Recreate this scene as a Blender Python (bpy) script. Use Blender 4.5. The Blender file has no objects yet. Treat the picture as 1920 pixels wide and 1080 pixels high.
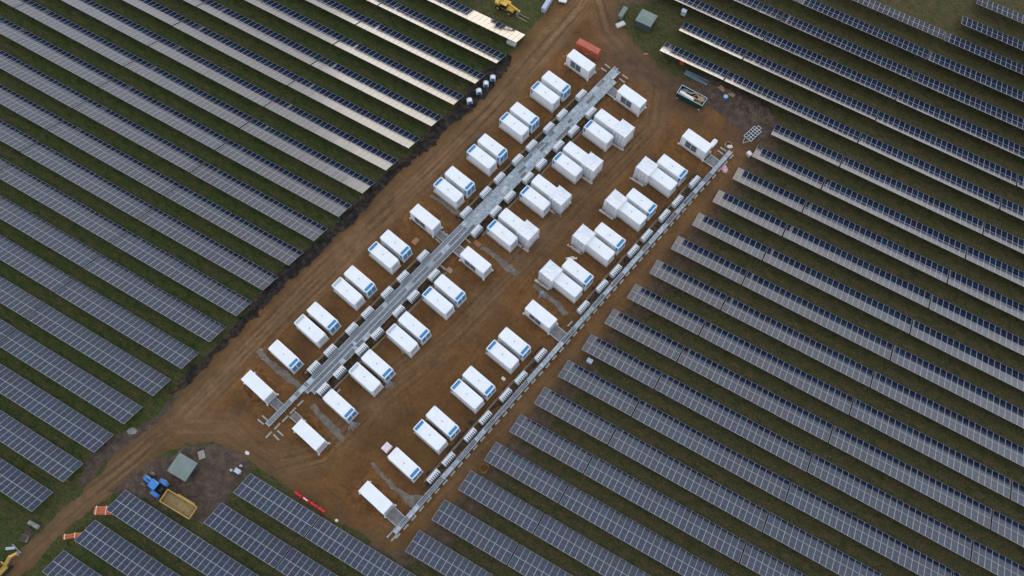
import bpy, math, random
import numpy as np
from mathutils import Matrix, Vector
random.seed(7); rng = np.random.default_rng(7)
R = math.radians
sc = bpy.context.scene
C = sc.collection

# ------------------------------------------------------------------ camera (drone, 156 m up, fitted to the array rows)
F_PX, HCAM = 1604.16, 156.0095
RT = np.array([0.86761107, 0.49720607, 0.00609536])
UP = np.array([-0.46639244, 0.8094692, 0.35670395])
FW = np.array([-0.17242136, 0.31232313, -0.93419759])
cd = bpy.data.cameras.new('drone_camera'); cam = bpy.data.objects.new('drone_camera', cd); C.objects.link(cam)
cd.sensor_width = 36; cd.lens = 36 * F_PX / 1920; cd.clip_start = 1; cd.clip_end = 6000
cam.matrix_world = Matrix([[RT[0], UP[0], -FW[0], 0], [RT[1], UP[1], -FW[1], 0], [RT[2], UP[2], -FW[2], HCAM], [0, 0, 0, 1]])
sc.camera = cam

def at(px, py, z=0.0):          # survey: photo point -> site coordinates at height z
    d = (px - 960) / F_PX * RT - (py - 540) / F_PX * UP + FW
    s = (z - HCAM) / d[2]
    return np.array([s * d[0], s * d[1]])
def inview(x, y, z=0, m=70):
    d = np.array([x, y, z - HCAM]); w = d @ FW
    px = 960 + F_PX * (d @ RT) / w; py = 540 - F_PX * (d @ UP) / w
    return -m < px < 1920 + m and -m < py < 1080 + m
TH = R(-11.0)                    # compound axes: v across (container length), u along the cable trays
EV = np.array([math.cos(TH), math.sin(TH)]); EU = np.array([-math.sin(TH), math.cos(TH)]); O0 = np.array([-28.0, 52.0])
def W(u, v, z=0.0):
    p = O0 + u * EU + v * EV
    return (p[0], p[1], z)
ORD = ['', 'first', 'second', 'third', 'fourth', 'fifth', 'sixth', 'seventh', 'eighth', 'ninth', 'tenth', 'eleventh', 'twelfth', 'thirteenth', 'fourteenth', 'fifteenth', 'sixteenth', 'seventeenth', 'eighteenth', 'nineteenth', 'twentieth'] + ['twenty-' + s for s in ('first', 'second', 'third', 'fourth', 'fifth', 'sixth', 'seventh', 'eighth', 'ninth')] + ['thirtieth', 'thirty-first']

# ------------------------------------------------------------------ materials
def mat(name, color, rough=0.6, metal=0.0, var=0.0, vscale=3.0, ior=1.45, col2=None, bump=0.0, bscale=20.0, objvar=None, detail=5):
    m = bpy.data.materials.new(name); m.use_nodes = True
    nt = m.node_tree; b = nt.nodes['Principled BSDF']
    b.inputs['Roughness'].default_value = rough; b.inputs['Metallic'].default_value = metal; b.inputs['IOR'].default_value = ior
    c = (*color, 1); b.inputs['Base Color'].default_value = c
    if var or col2:
        tc = nt.nodes.new('ShaderNodeTexCoord'); n = nt.nodes.new('ShaderNodeTexNoise'); n.inputs['Scale'].default_value = vscale; n.inputs['Detail'].default_value = detail
        nt.links.new(tc.outputs['Object'], n.inputs['Vector'])
        rp = nt.nodes.new('ShaderNodeValToRGB'); rp.color_ramp.elements[0].position = .35; rp.color_ramp.elements[1].position = .65
        if col2: a, d = c, (*col2, 1)
        else: a = tuple(x * (1 - var) for x in color) + (1,); d = tuple(min(1, x * (1 + var)) for x in color) + (1,)
        rp.color_ramp.elements[0].color = a; rp.color_ramp.elements[1].color = d
        nt.links.new(n.outputs['Fac'], rp.inputs['Fac']); nt.links.new(rp.outputs['Color'], b.inputs['Base Color'])
    if bump:
        tc = nt.nodes.new('ShaderNodeTexCoord'); n = nt.nodes.new('ShaderNodeTexNoise'); n.inputs['Scale'].default_value = bscale; n.inputs['Detail'].default_value = 6
        nt.links.new(tc.outputs['Object'], n.inputs['Vector'])
        bp = nt.nodes.new('ShaderNodeBump'); bp.inputs['Strength'].default_value = bump; bp.inputs['Distance'].default_value = .1
        nt.links.new(n.outputs['Fac'], bp.inputs['Height']); nt.links.new(bp.outputs['Normal'], b.inputs['Normal'])
    if objvar:                   # per-object tint
        oi = nt.nodes.new('ShaderNodeObjectInfo'); rp = nt.nodes.new('ShaderNodeValToRGB'); rp.color_ramp.interpolation = 'LINEAR'
        el = rp.color_ramp.elements
        while len(el) < len(objvar): el.new(.5)
        for i, cc in enumerate(objvar): el[i].position = i / (len(objvar) - 1); el[i].color = (*cc, 1)
        nt.links.new(oi.outputs['Random'], rp.inputs['Fac']); nt.links.new(rp.outputs['Color'], b.inputs['Base Color'])
    return m
M = {}
M['white'] = mat('white_paint', (.82, .83, .84), .45, var=.02, vscale=.9)
M['white2'] = mat('white_roof', (.78, .79, .80), .5, var=.05, vscale=1.3)
M['offwhite'] = mat('off_white', (.66, .67, .68), .55, var=.08, vscale=2)
M['sheet'] = mat('white_sheeting', (.76, .77, .80), .4, var=.06, vscale=1.5)
M['blue'] = mat('blue_panel', (.045, .24, .48), .4, var=.12, vscale=4)
M['darkblue'] = mat('dark_blue_vent', (.04, .19, .39), .5, var=.2, vscale=6)
M['vent'] = mat('grey_vent', (.42, .46, .50), .5, var=.15, vscale=8)
M['louvre2'] = mat('louvre_blade', (.14, .16, .19), .5, var=.1)
M['louvre'] = mat('dark_louvre', (.045, .055, .07), .5, var=.2, vscale=6)
M['dark'] = mat('dark_gap', (.03, .032, .036), .7)
M['galv'] = mat('galvanised_steel', (.38, .415, .445), .5, .15, var=.25, vscale=1.2)
M['galv2'] = mat('galvanised_bright', (.56, .59, .62), .45, .15, var=.18, vscale=2)
M['galvd'] = mat('galvanised_dull', (.21, .225, .24), .6, .1, var=.4, vscale=1.5)
M['galvm'] = mat('galvanised_worn', (.31, .345, .365), .55, .1, var=.3, vscale=2.5)
M['cable'] = mat('black_cable', (.05, .05, .055), .6, var=.3, vscale=3)
M['cableg'] = mat('grey_cable', (.28, .29, .30), .6, var=.2, vscale=3)
M['conc'] = mat('concrete', (.37, .345, .30), .85, var=.15, vscale=4, bump=.3)
M['concd'] = mat('weathered_concrete', (.27, .25, .22), .9, var=.3, vscale=2.5, bump=.4)
M['alu'] = mat('aluminium_frame', (.38, .40, .45), .55, 0)
M['ribbon'] = mat('cell_gap', (.20, .22, .26), .4)
M['under'] = mat('panel_back', (.018, .019, .022), .5)
M['steel'] = mat('post_steel', (.11, .115, .12), .7, .0)
M['glass'] = mat('panel_glass', (.012, .016, .034), .13, ior=1.6, objvar=[(.009, .014, .032), (.013, .017, .044), (.010, .023, .038), (.018, .016, .038), (.009, .016, .046), (.012, .019, .034), (.010, .028, .050), (.012, .016, .040), (.015, .023, .058)])
M['tblue'] = mat('blue_tractor_paint', (.045, .21, .55), .45, var=.15, vscale=2.5)
M['yellow'] = mat('yellow_paint', (.50, .31, .07), .45, var=.12, vscale=2)
M['yellow2'] = mat('bright_yellow_paint', (.66, .40, .06), .45, var=.2, vscale=2)
M['ochre'] = mat('worn_yellow_steel', (.34, .23, .085), .65, col2=(.22, .15, .065), vscale=1.4)
M['tyre'] = mat('tyre_rubber', (.022, .021, .020), .85, var=.3, vscale=6)
M['mudtyre'] = mat('muddy_tyre', (.16, .12, .09), .9, var=.4, vscale=6)
M['kgreen'] = mat('grey_green_grp', (.17, .21, .19), .55, var=.08, vscale=1)
M['kgreend'] = mat('dark_green_grp', (.06, .085, .07), .55, var=.1, vscale=1)
M['red'] = mat('red_oxide_paint', (.46, .11, .06), .5, var=.15, vscale=2)
M['redp'] = mat('red_plastic', (.58, .03, .03), .4)
M['orange'] = mat('orange_duct', (.56, .13, .05), .45, var=.15, vscale=3)
M['strap'] = mat('white_strap', (.75, .72, .68), .5)
M['skip'] = mat('dark_green_skip', (.012, .06, .045), .5, var=.3, vscale=2)
M['wood'] = mat('pale_timber', (.38, .26, .16), .75, var=.25, vscale=5)
M['woodd'] = mat('dark_timber', (.17, .10, .06), .8, var=.3, vscale=4)
M['foam'] = mat('cream_foam', (.74, .69, .58), .7, var=.06)
M['pink'] = mat('pink_wrap', (.66, .34, .42), .6, var=.15, vscale=4)
M['pinkw'] = mat('pinkish_white_wrap', (.74, .52, .58), .55, col2=(.80, .74, .76), vscale=2.5)
M['bluep'] = mat('blue_plastic', (.06, .18, .40), .45, var=.2, vscale=4)
M['glassd'] = mat('dark_glass', (.015, .018, .02), .08)
M['brick'] = mat('rust_orange_wood', (.38, .17, .08), .75, var=.2, vscale=5)
M['cream'] = mat('cream_plastic', (.66, .62, .48), .6)
M['tarmetal'] = mat('blue_grey_beam', (.22, .29, .38), .5, .3, var=.15)
M['kgrey'] = mat('pale_grey_cabinet', (.42, .48, .56), .45, var=.06)

def weather(m, splash=True):
    nt = m.node_tree; b = nt.nodes['Principled BSDF']; old = b.inputs['Base Color'].links[0].from_socket
    def nd(t): return nt.nodes.new(t)
    ge = nd('ShaderNodeNewGeometry'); n = nd('ShaderNodeTexNoise'); n.inputs['Scale'].default_value = .55; n.inputs['Detail'].default_value = 8; n.inputs['Roughness'].default_value = .72
    nt.links.new(ge.outputs['Position'], n.inputs['Vector'])
    r = nd('ShaderNodeValToRGB'); r.color_ramp.elements[0].position = .33; r.color_ramp.elements[1].position = .55; r.color_ramp.elements[0].color = (.93, .925, .91, 1); r.color_ramp.elements[1].color = (1, 1, 1, 1)
    nt.links.new(n.outputs['Fac'], r.inputs['Fac'])
    mx = nd('ShaderNodeMix'); mx.data_type = 'RGBA'; mx.blend_type = 'MULTIPLY'; mx.inputs[0].default_value = 1
    nt.links.new(old, mx.inputs[6]); nt.links.new(r.outputs['Color'], mx.inputs[7]); res = mx.outputs[2]
    if splash:
        sp = nd('ShaderNodeSeparateXYZ'); nt.links.new(ge.outputs['Position'], sp.inputs[0])
        n2 = nd('ShaderNodeTexNoise'); n2.inputs['Scale'].default_value = 2.2; n2.inputs['Detail'].default_value = 6; nt.links.new(ge.outputs['Position'], n2.inputs['Vector'])
        mr = nd('ShaderNodeMapRange'); mr.inputs[1].default_value = .35; mr.inputs[2].default_value = 1.25; mr.inputs[3].default_value = 1.1; mr.inputs[4].default_value = 0; nt.links.new(sp.outputs[2], mr.inputs[0])
        mu = nd('ShaderNodeMath'); mu.operation = 'MULTIPLY'; mu.use_clamp = True; nt.links.new(mr.outputs[0], mu.inputs[0]); nt.links.new(n2.outputs['Fac'], mu.inputs[1])
        m2 = nd('ShaderNodeMix'); m2.data_type = 'RGBA'; nt.links.new(mu.outputs[0], m2.inputs[0]); nt.links.new(res, m2.inputs[6]); m2.inputs[7].default_value = (.24, .155, .09, 1); res = m2.outputs[2]
    nt.links.new(res, b.inputs['Base Color'])
for k_ in ('white', 'offwhite', 'sheet'): weather(M[k_])
for k_ in ('tblue', 'yellow', 'yellow2', 'blue', 'red'): weather(M[k_], k_ in ('tblue', 'yellow', 'red'))

# ------------------------------------------------------------------ mesh builder
class MB:
    def __init__(s): s.v = []; s.f = []; s.m = []
    def add(s, V, F, mi=0, T=None):
        n = len(s.v)
        for p in V: s.v.append(tuple(T @ Vector(p)) if T is not None else tuple(p))
        for f in F: s.f.append(tuple(i + n for i in f)); s.m.append(mi)
    def box(s, c, d, rz=0, mi=0, bev=0.0, T=None, top=None):
        x, y, z = d[0] / 2, d[1] / 2, d[2] / 2
        if bev <= 0:
            tx, ty = (x, y) if top is None else (top[0] / 2, top[1] / 2)
            V = [(-x, -y, -z), (x, -y, -z), (x, y, -z), (-x, y, -z), (-tx, -ty, z), (tx, -ty, z), (tx, ty, z), (-tx, ty, z)]
            F = [(3, 2, 1, 0), (4, 5, 6, 7), (0, 1, 5, 4), (1, 2, 6, 5), (2, 3, 7, 6), (3, 0, 4, 7)]
        else:
            b = bev; V = []; F = []
            rings = [(-z, b), (-z + b, 0), (z - b, 0), (z, b)]
            for zz, o in rings:
                for (sx, sy) in ((-1, -1), (1, -1), (1, 1), (-1, 1)):
                    if sx * sy > 0: pts = [(sx * (x - o), sy * (y - b - o)), (sx * (x - b - o), sy * (y - o))]
                    else: pts = [(sx * (x - b - o), sy * (y - o)), (sx * (x - o), sy * (y - b - o))]
                    for p in pts: V.append((p[0], p[1], zz))
            for r in range(3):
                for i in range(8):
                    j = (i + 1) % 8; F.append((r * 8 + i, r * 8 + j, r * 8 + 8 + j, r * 8 + 8 + i))
            F.append(tuple(range(7, -1, -1))); F.append(tuple(range(24, 32)))
        Mx = Matrix.Translation(c) @ Matrix.Rotation(rz, 4, 'Z')
        if T is not None: Mx = T @ Mx
        s.add(V, F, mi, Mx); return s
    def tube(s, p0, p1, r, n=8, mi=0, r1=None, cap=True):
        p0, p1 = Vector(p0), Vector(p1); d = (p1 - p0).normalized(); r1 = r if r1 is None else r1
        a = d.orthogonal().normalized(); b = d.cross(a)
        V = []
        for p, rr in ((p0, r), (p1, r1)):
            for i in range(n):
                t = 2 * math.pi * i / n; V.append(tuple(p + (a * math.cos(t) + b * math.sin(t)) * rr))
        F = [(i, (i + 1) % n, n + (i + 1) % n, n + i) for i in range(n)]
        if cap: F += [tuple(range(n - 1, -1, -1)), tuple(range(n, 2 * n))]
        s.add(V, F, mi); return s
    def path(s, pts, r, n=5, mi=0):
        for a, b in zip(pts[:-1], pts[1:]): s.tube(a, b, r, n, mi)
        return s
    def mesh(s, name, mats):
        me = bpy.data.meshes.new(name); me.from_pydata(s.v, [], s.f)
        for k in (mats if isinstance(mats, (list, tuple)) else [mats]): me.materials.append(M[k] if isinstance(k, str) else k)
        me.polygons.foreach_set('material_index', s.m); me.update(); return me
    def build(s, name, mats, parent=None, loc=(0, 0, 0), rz=0, smooth=False):
        me = s.mesh(name, mats)
        if smooth: me.polygons.foreach_set('use_smooth', [True] * len(me.polygons))
        return obj(name, me, parent, loc, rz)
def obj(name, me, parent=None, loc=(0, 0, 0), rz=0):
    o = bpy.data.objects.new(name, me); C.objects.link(o); o.location = loc; o.rotation_euler = (0, 0, rz)
    if parent is not None: o.parent = parent
    return o
def tag(o, label, cat, group=None):
    o['label'] = label; o['category'] = cat
    if group: o['group'] = group
    return o
def thing(name, label, cat, loc=(0, 0, 0), rz=0, group=None):
    o = bpy.data.objects.new(name, None); C.objects.link(o); o.empty_display_size = .3
    o.location = (loc[0], loc[1], loc[2] if len(loc) > 2 else 0); o.rotation_euler = (0, 0, rz)
    return tag(o, label, cat, group)
KIDS = {}
def freeze(root):
    KIDS[root.name] = None
    return root
def dup(root, loc, rz, label, group=None):
    r = root.copy(); C.objects.link(r); r.location = (loc[0], loc[1], loc[2] if len(loc) > 2 else 0); r.rotation_euler = (0, 0, rz); r['label'] = label
    if group: r['group'] = group
    for ch in root.children:
        c = ch.copy(); C.objects.link(c); c.parent = r
        for g in ch.children:
            d = g.copy(); C.objects.link(d); d.parent = c
    return r

# ------------------------------------------------------------------ noise + ground sheets
def vnoise(x, y, seed=0):
    xi = np.floor(x).astype(np.int64); yi = np.floor(y).astype(np.int64); xf = x - xi; yf = y - yi
    def h(a, b):
        n = (a * 374761393 + b * 668265263 + seed * 974711) & 0xffffffff
        n = ((n ^ (n >> 13)) * 1274126177) & 0xffffffff
        return ((n ^ (n >> 16)) & 0xffff) / 65535.0
    u = xf * xf * (3 - 2 * xf); v = yf * yf * (3 - 2 * yf)
    return (h(xi, yi) * (1 - u) + h(xi + 1, yi) * u) * (1 - v) + (h(xi, yi + 1) * (1 - u) + h(xi + 1, yi + 1) * u) * v
def fbm(x, y, seed=0, o=4):
    t = 0; a = .5; s = 0
    for i in range(o):
        t = t + a * vnoise(x * 2 ** i, y * 2 ** i, seed + i); s += a; a *= .5
    return t / s
def segdist(X, Y, pts, closed):
    n = len(pts); best = np.full(X.shape, 1e9); along = np.zeros(X.shape); acc = 0.0
    for i in range(n if closed else n - 1):
        ax, ay = pts[i]; bx, by = pts[(i + 1) % n]; dx, dy = bx - ax, by - ay; L = math.hypot(dx, dy) + 1e-9
        t = np.clip(((X - ax) * dx + (Y - ay) * dy) / L ** 2, 0, 1)
        d = np.hypot(X - ax - t * dx, Y - ay - t * dy); m = d < best
        best = np.where(m, d, best); along = np.where(m, acc + t * L, along); acc += L
    return best, along
def sdf(X, Y, poly):
    d, _ = segdist(X, Y, poly, True); ins = np.zeros(X.shape, bool); n = len(poly)
    for i in range(n):
        ax, ay = poly[i]; bx, by = poly[(i + 1) % n]
        c = (ay > Y) != (by > Y)
        with np.errstate(divide='ignore', invalid='ignore'):
            ins ^= c & (X < (bx - ax) * (Y - ay) / (by - ay + 1e-12) + ax)
    return np.where(ins, d, -d)
def sheet(name, poly, step, ragged, rscale, z0, height, material, attrs=None, kind='structure'):
    P = np.array(poly); x0, y0 = P.min(0) - 1.5; x1, y1 = P.max(0) + 1.5
    nx = int((x1 - x0) / step) + 1; ny = int((y1 - y0) / step) + 1
    X, Y = np.meshgrid(x0 + np.arange(nx) * step, y0 + np.arange(ny) * step)
    D = sdf(X, Y, poly)
    D = D + ragged * 2 * (fbm(X / rscale, Y / rscale, 11, 5) - .5)
    keep = D > 0
    q = keep[:-1, :-1] & keep[1:, :-1] & keep[:-1, 1:] & keep[1:, 1:]
    idx = np.arange(nx * ny).reshape(ny, nx)
    F = np.stack([idx[:-1, :-1][q], idx[:-1, 1:][q], idx[1:, 1:][q], idx[1:, :-1][q]], -1)
    used, inv = np.unique(F, return_inverse=True); F = inv.reshape(F.shape)
    xs, ys, ds = X.ravel()[used], Y.ravel()[used], D.ravel()[used]
    zs = z0 + (height(xs, ys) * np.clip(ds / 1.0, 0, 1) if height else 0) + np.zeros(len(xs))
    me = bpy.data.meshes.new(name); me.vertices.add(len(xs)); me.vertices.foreach_set('co', np.stack([xs, ys, zs], -1).ravel())
    me.loops.add(F.size); me.loops.foreach_set('vertex_index', F.ravel().astype(np.int32))
    me.polygons.add(len(F)); me.polygons.foreach_set('loop_start', np.arange(0, F.size, 4, dtype=np.int32)); me.polygons.foreach_set('loop_total', np.full(len(F), 4, np.int32))
    me.polygons.foreach_set('use_smooth', np.ones(len(F), bool)); me.update(calc_edges=True); me.validate()
    at_ = {'edge': np.clip(ds / 3.0, 0, 1)}
    if attrs: at_.update(attrs(xs, ys))
    for k, vals in at_.items():
        a = me.attributes.new(k, 'FLOAT', 'POINT'); a.data.foreach_set('value', vals.astype(np.float32))
    me.materials.append(material); o = obj(name, me); o['kind'] = kind
    return o
def pw(pts, z=0): return [tuple(at(*p, z)) for p in pts]

# node helpers for the soils
class NT:
    def __init__(s, name):
        s.m = bpy.data.materials.new(name); s.m.use_nodes = True; s.t = s.m.node_tree; s.b = s.t.nodes['Principled BSDF']
        s.b.inputs['Roughness'].default_value = .95; s.b.inputs['Specular IOR Level'].default_value = .15
        s.tc = s.t.nodes.new('ShaderNodeTexCoord')
    def n(s, typ, **kw):
        x = s.t.nodes.new(typ)
        for k, v in kw.items(): setattr(x, k, v)
        return x
    def noise(s, scale, detail=4, rough=.55, stretch=None, rot=0):
        n = s.n('ShaderNodeTexNoise'); n.inputs['Scale'].default_value = scale; n.inputs['Detail'].default_value = detail; n.inputs['Roughness'].default_value = rough
        src = s.tc.outputs['Object']
        if stretch:
            mp = s.n('ShaderNodeMapping'); mp.inputs['Scale'].default_value = stretch; mp.inputs['Rotation'].default_value = (0, 0, rot)
            s.t.links.new(src, mp.inputs['Vector']); src = mp.outputs['Vector']
        s.t.links.new(src, n.inputs['Vector']); return n.outputs['Fac']
    def ramp(s, fac, stops):
        r = s.n('ShaderNodeValToRGB'); el = r.color_ramp.elements
        while len(el) < len(stops): el.new(.5)
        for e, (p, c) in zip(el, stops): e.position = p; e.color = (*c, 1) if len(c) == 3 else c
        s.t.links.new(fac, r.inputs['Fac']); return r.outputs['Color']
    def mix(s, fac, a, b, mode='MIX'):
        x = s.n('ShaderNodeMix', data_type='RGBA', blend_type=mode)
        for k, v in ((0, fac), (6, a), (7, b)):
            if isinstance(v, (int, float)): x.inputs[k].default_value = v
            elif isinstance(v, tuple): x.inputs[k].default_value = (*v, 1)
            else: s.t.links.new(v, x.inputs[k])
        return x.outputs[2]
    def math(s, op, a, b=0.0, clamp=False):
        x = s.n('ShaderNodeMath', operation=op, use_clamp=clamp)
        for i, v in enumerate((a, b)):
            if isinstance(v, (int, float)): x.inputs[i].default_value = v
            else: s.t.links.new(v, x.inputs[i])
        return x.outputs[0]
    def attr(s, name):
        a = s.n('ShaderNodeAttribute', attribute_name=name); return a.outputs['Fac']
    def done(s, colr, bump=None, strength=.5, dist=.08):
        s.t.links.new(colr, s.b.inputs['Base Color'])
        if bump is not None:
            b = s.n('ShaderNodeBump'); b.inputs['Strength'].default_value = strength; b.inputs['Distance'].default_value = dist
            s.t.links.new(bump, b.inputs['Height']); s.t.links.new(b.outputs['Normal'], s.b.inputs['Normal'])
        return s.m
def g3(v): return (v, v, v)

# grass field
g = NT('rough_grass')
c1 = g.ramp(g.noise(.75, 8, .72, (.75, 1.2, 1)), [(.34, (.016, .032, .010)), (.43, (.042, .066, .016)), (.50, (.078, .088, .026)), (.57, (.115, .082, .036)), (.66, (.190, .105, .066))])
sx = g.n('ShaderNodeSeparateXYZ'); g.t.links.new(g.tc.outputs['Object'], sx.inputs[0])
side = g.math('MULTIPLY', g.math('ADD', sx.outputs[0], 75.0), .011, True)      # the right hand field is browner turf than the left
big = g.math('ADD', g.math('MULTIPLY', g.noise(.06, 4), .75), g.math('MULTIPLY', side, .34))
c2 = g.ramp(big, [(.34, (.048, .072, .018)), (.62, (.108, .076, .040))])
c = g.mix(.42, c1, c2)
fine = g.noise(2.4, 7, .78)
c = g.mix(1.0, c, g.ramp(fine, [(.30, g3(.34)), (.5, g3(.84)), (.70, g3(1.4))]), 'MULTIPLY')
M['grass'] = g.done(c, fine, .9, .25)
# yard soil
g = NT('brown_soil')
base = g.ramp(g.noise(.16, 5, .6), [(.30, (.098, .053, .024)), (.50, (.148, .073, .028)), (.68, (.190, .090, .032))])
fine = g.noise(1.6, 7, .68)
road = g.ramp(g.noise(.5, 5), [(.3, (.150, .086, .044)), (.7, (.212, .119, .058))])
c = g.mix(g.attr('road'), base, road)
orange = g.ramp(g.noise(.8, 5), [(.3, (.13, .060, .024)), (.7, (.27, .125, .042))])
c = g.mix(g.math('MULTIPLY', g.attr('fresh'), .8), c, orange)
streak_v = g.n('ShaderNodeCombineXYZ'); g.t.links.new(g.math('MULTIPLY', g.attr('across'), 1.5), streak_v.inputs[0]); g.t.links.new(g.math('MULTIPLY', g.attr('along'), .05), streak_v.inputs[1])
sn = g.n('ShaderNodeTexNoise'); sn.inputs['Scale'].default_value = 1.0; sn.inputs['Detail'].default_value = 5; g.t.links.new(streak_v.outputs[0], sn.inputs['Vector'])
streak = g.ramp(sn.outputs['Fac'], [(.34, g3(.66)), (.5, g3(1.0)), (.66, g3(1.34))])
c = g.mix(g.math('MULTIPLY', g.attr('road'), .85), c, g.mix(1.0, c, streak, 'MULTIPLY'))
c = g.mix(1.0, c, g.ramp(fine, [(.25, g3(.76)), (.5, g3(.98)), (.75, g3(1.19))]), 'MULTIPLY')
damp = g.ramp(g.noise(.11, 5, .62), [(.36, g3(.80)), (.50, g3(1.0)), (.68, g3(1.10))])
c = g.mix(.8, c, g.mix(1.0, c, damp, 'MULTIPLY'))
c = g.mix(g.attr('dark'), c, g.ramp(g.noise(.6, 6, .65), [(.3, (.070, .043, .030)), (.7, (.130, .078, .050))]))
c = g.mix(g.attr('rut'), c, g.mix(1.0, c, (.66, .64, .62), 'MULTIPLY'))
edgec = g.ramp(g.noise(.9, 6, .7), [(.35, (.060, .050, .024)), (.65, (.125, .080, .042))])
inv = g.math('SUBTRACT', 1.0, g.attr('edge'))
c = g.mix(g.math('MULTIPLY', g.math('MULTIPLY', inv, 1.0), g.noise(.8, 5)), c, edgec)
M['soil'] = g.done(c, fine, .8, .18)
g = NT('dark_wet_soil')
c = g.ramp(g.noise(.9, 7, .68), [(.3, (.011, .010, .010)), (.48, (.028, .023, .021)), (.68, (.080, .060, .048))])
M['wet'] = g.done(c, g.noise(1.8, 7, .7), .9, .4)
g = NT('dried_mud')
c = g.ramp(g.noise(.7, 8, .72), [(.28, (.045, .033, .028)), (.5, (.095, .066, .050)), (.72, (.175, .125, .085))])
g_ = g
M['mud'] = g.done(c, g.noise(1.5, 8, .7), .9, .4)
g = NT('dark_mottled_earth')
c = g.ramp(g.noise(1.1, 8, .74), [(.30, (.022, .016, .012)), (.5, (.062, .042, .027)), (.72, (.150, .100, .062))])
M['darkearth'] = g.done(c, g.noise(2.5, 8, .7), .9, .25)
g = NT('verge_earth')
c = g.ramp(g.noise(.8, 8, .7), [(.28, (.056, .044, .026)), (.5, (.100, .068, .043)), (.72, (.155, .106, .068))])
M['vergemud'] = g.done(c, g.noise(1.5, 8, .7), .9, .3)
g = NT('mortar_grey_strip')
c = g.ramp(g.noise(.9, 7, .7), [(.3, (.11, .082, .060)), (.5, (.185, .155, .125)), (.72, (.27, .24, .205))])
M['strip'] = g.done(c, g.noise(3, 6, .7), .6, .12)
g = NT('orange_spoil')
c = g.ramp(g.noise(1.2, 7, .7), [(.3, (.10, .045, .018)), (.55, (.20, .095, .035)), (.75, (.33, .18, .075))])
M['spoil'] = g.done(c, g.noise(3, 6, .7), .8, .2)

M['soil2'] = mat('clod', (.12, .085, .06), .95, var=.4, vscale=3)
# ground plane to the horizon
gp = MB(); S = 3000
gp.add([(-S, -S, 0), (S, -S, 0), (S, S, 0), (-S, S, 0)], [(0, 1, 2, 3)])
gnd = gp.build('ground', 'grass'); gnd['kind'] = 'structure'

TRACK = pw([(-40, 1105), (60, 1012), (120, 962), (200, 900), (262, 850), (330, 790), (430, 690), (550, 568), (690, 430), (820, 308), (930, 195), (1015, 95), (1090, 10), (1120, -40)])
ROAD2 = pw([(330, 800), (430, 800), (520, 870), (600, 850), (700, 745), (850, 625), (1000, 470), (1120, 345), (1225, 235), (1235, 160), (1140, 60), (1110, -40)])
ROAD3 = pw([(700, 1000), (800, 960), (900, 850), (1010, 735), (1120, 610), (1240, 470), (1330, 370), (1400, 290)])
PLAINS = [(u, v) for v, us in ((-22.7, (-45.9, -.9, 47.8)), (-9.1, (-46.1, -1.2, 47.9)), (7.6, (-46.2, -1.4, 48.2))) for u in us]
RUTS = [pw(q) for q in ([(300, 830), (380, 790), (455, 800), (520, 850), (590, 890), (650, 930)], [(330, 820), (400, 770), (470, 690), (540, 600)], [(470, 830), (560, 870), (640, 850), (720, 760), (800, 690)], [(640, 960), (690, 900), (760, 810), (850, 700), (930, 590), (1000, 510)],
        [(1090, 380), (1180, 290), (1250, 220), (1290, 215), (1330, 250), (1340, 262)], [(1100, 30), (1150, 100), (1220, 160), (1270, 230), (1250, 290)], [(880, 600), (960, 510), (1010, 460), (1080, 400)], [(1030, 60), (1070, 70), (1140, 110), (1200, 150), (1235, 200)])]
def yard_attrs(x, y):
    rut = np.zeros(len(x)); wob = (fbm(x / 3, y / 3, 71) - .5) * 1.5; fade = np.clip((fbm(x / 5, y / 5, 72) - .40) * 4, 0, 1)
    for pl in RUTS + [TRACK, ROAD2]:
        d, _ = segdist(x, y, pl, False)
        for off in (.85, 1.6):
            rut = np.maximum(rut, np.exp(-((d + wob - off) / .19) ** 2) * (1 if off < 1 else .6))
    rut = rut * fade * .75
    d1, a1 = segdist(x, y, TRACK, False); d2, a2 = segdist(x, y, ROAD2, False); d3, _ = segdist(x, y, ROAD3, False)
    n = fbm(x / 4, y / 4, 3)
    r1 = np.clip(1.5 - (d1 + (n - .5) * 2) / 2.6, 0, 1); r2 = np.clip(1.4 - (d2 + (n - .5) * 3) / 3.2, 0, 1) * .75; r3 = np.clip(1.2 - d3 / 1.6, 0, 1) * .5
    fresh = np.zeros(len(x))
    for (u, v) in PLAINS:
        cx, cy, _ = W(u, v); dx, dy = x - cx, y - cy
        lu = dx * EU[0] + dy * EU[1]; lv = dx * EV[0] + dy * EV[1]
        dd = np.hypot(np.maximum(np.abs(lv) - 2.8, 0), np.maximum(np.abs(lu) - 1.0, 0)) + (fbm(x / 2.5, y / 2.5, 8) - .5) * 3
        fresh = np.maximum(fresh, np.clip(1.5 - dd / 2.3, 0, 1))
    fresh = np.maximum(fresh, np.clip((fbm(x / 9, y / 9, 21) - .56) * 4, 0, .38))
    use1 = d1 < d2
    dark = np.clip((y - 97) / 12, 0, 1) * np.clip((x + 46) / 12, 0, 1) * np.clip((fbm(x / 5, y / 5, 81) - .25) * 3, 0, 1)
    return {'dark': dark * .8, 'rut': rut, 'road': np.maximum(np.maximum(r1, r2), r3), 'fresh': fresh * (1 - .8 * np.maximum(r1, r2)), 'along': np.where(use1, a1, a2), 'across': np.where(use1, d1, d2)}
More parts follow.
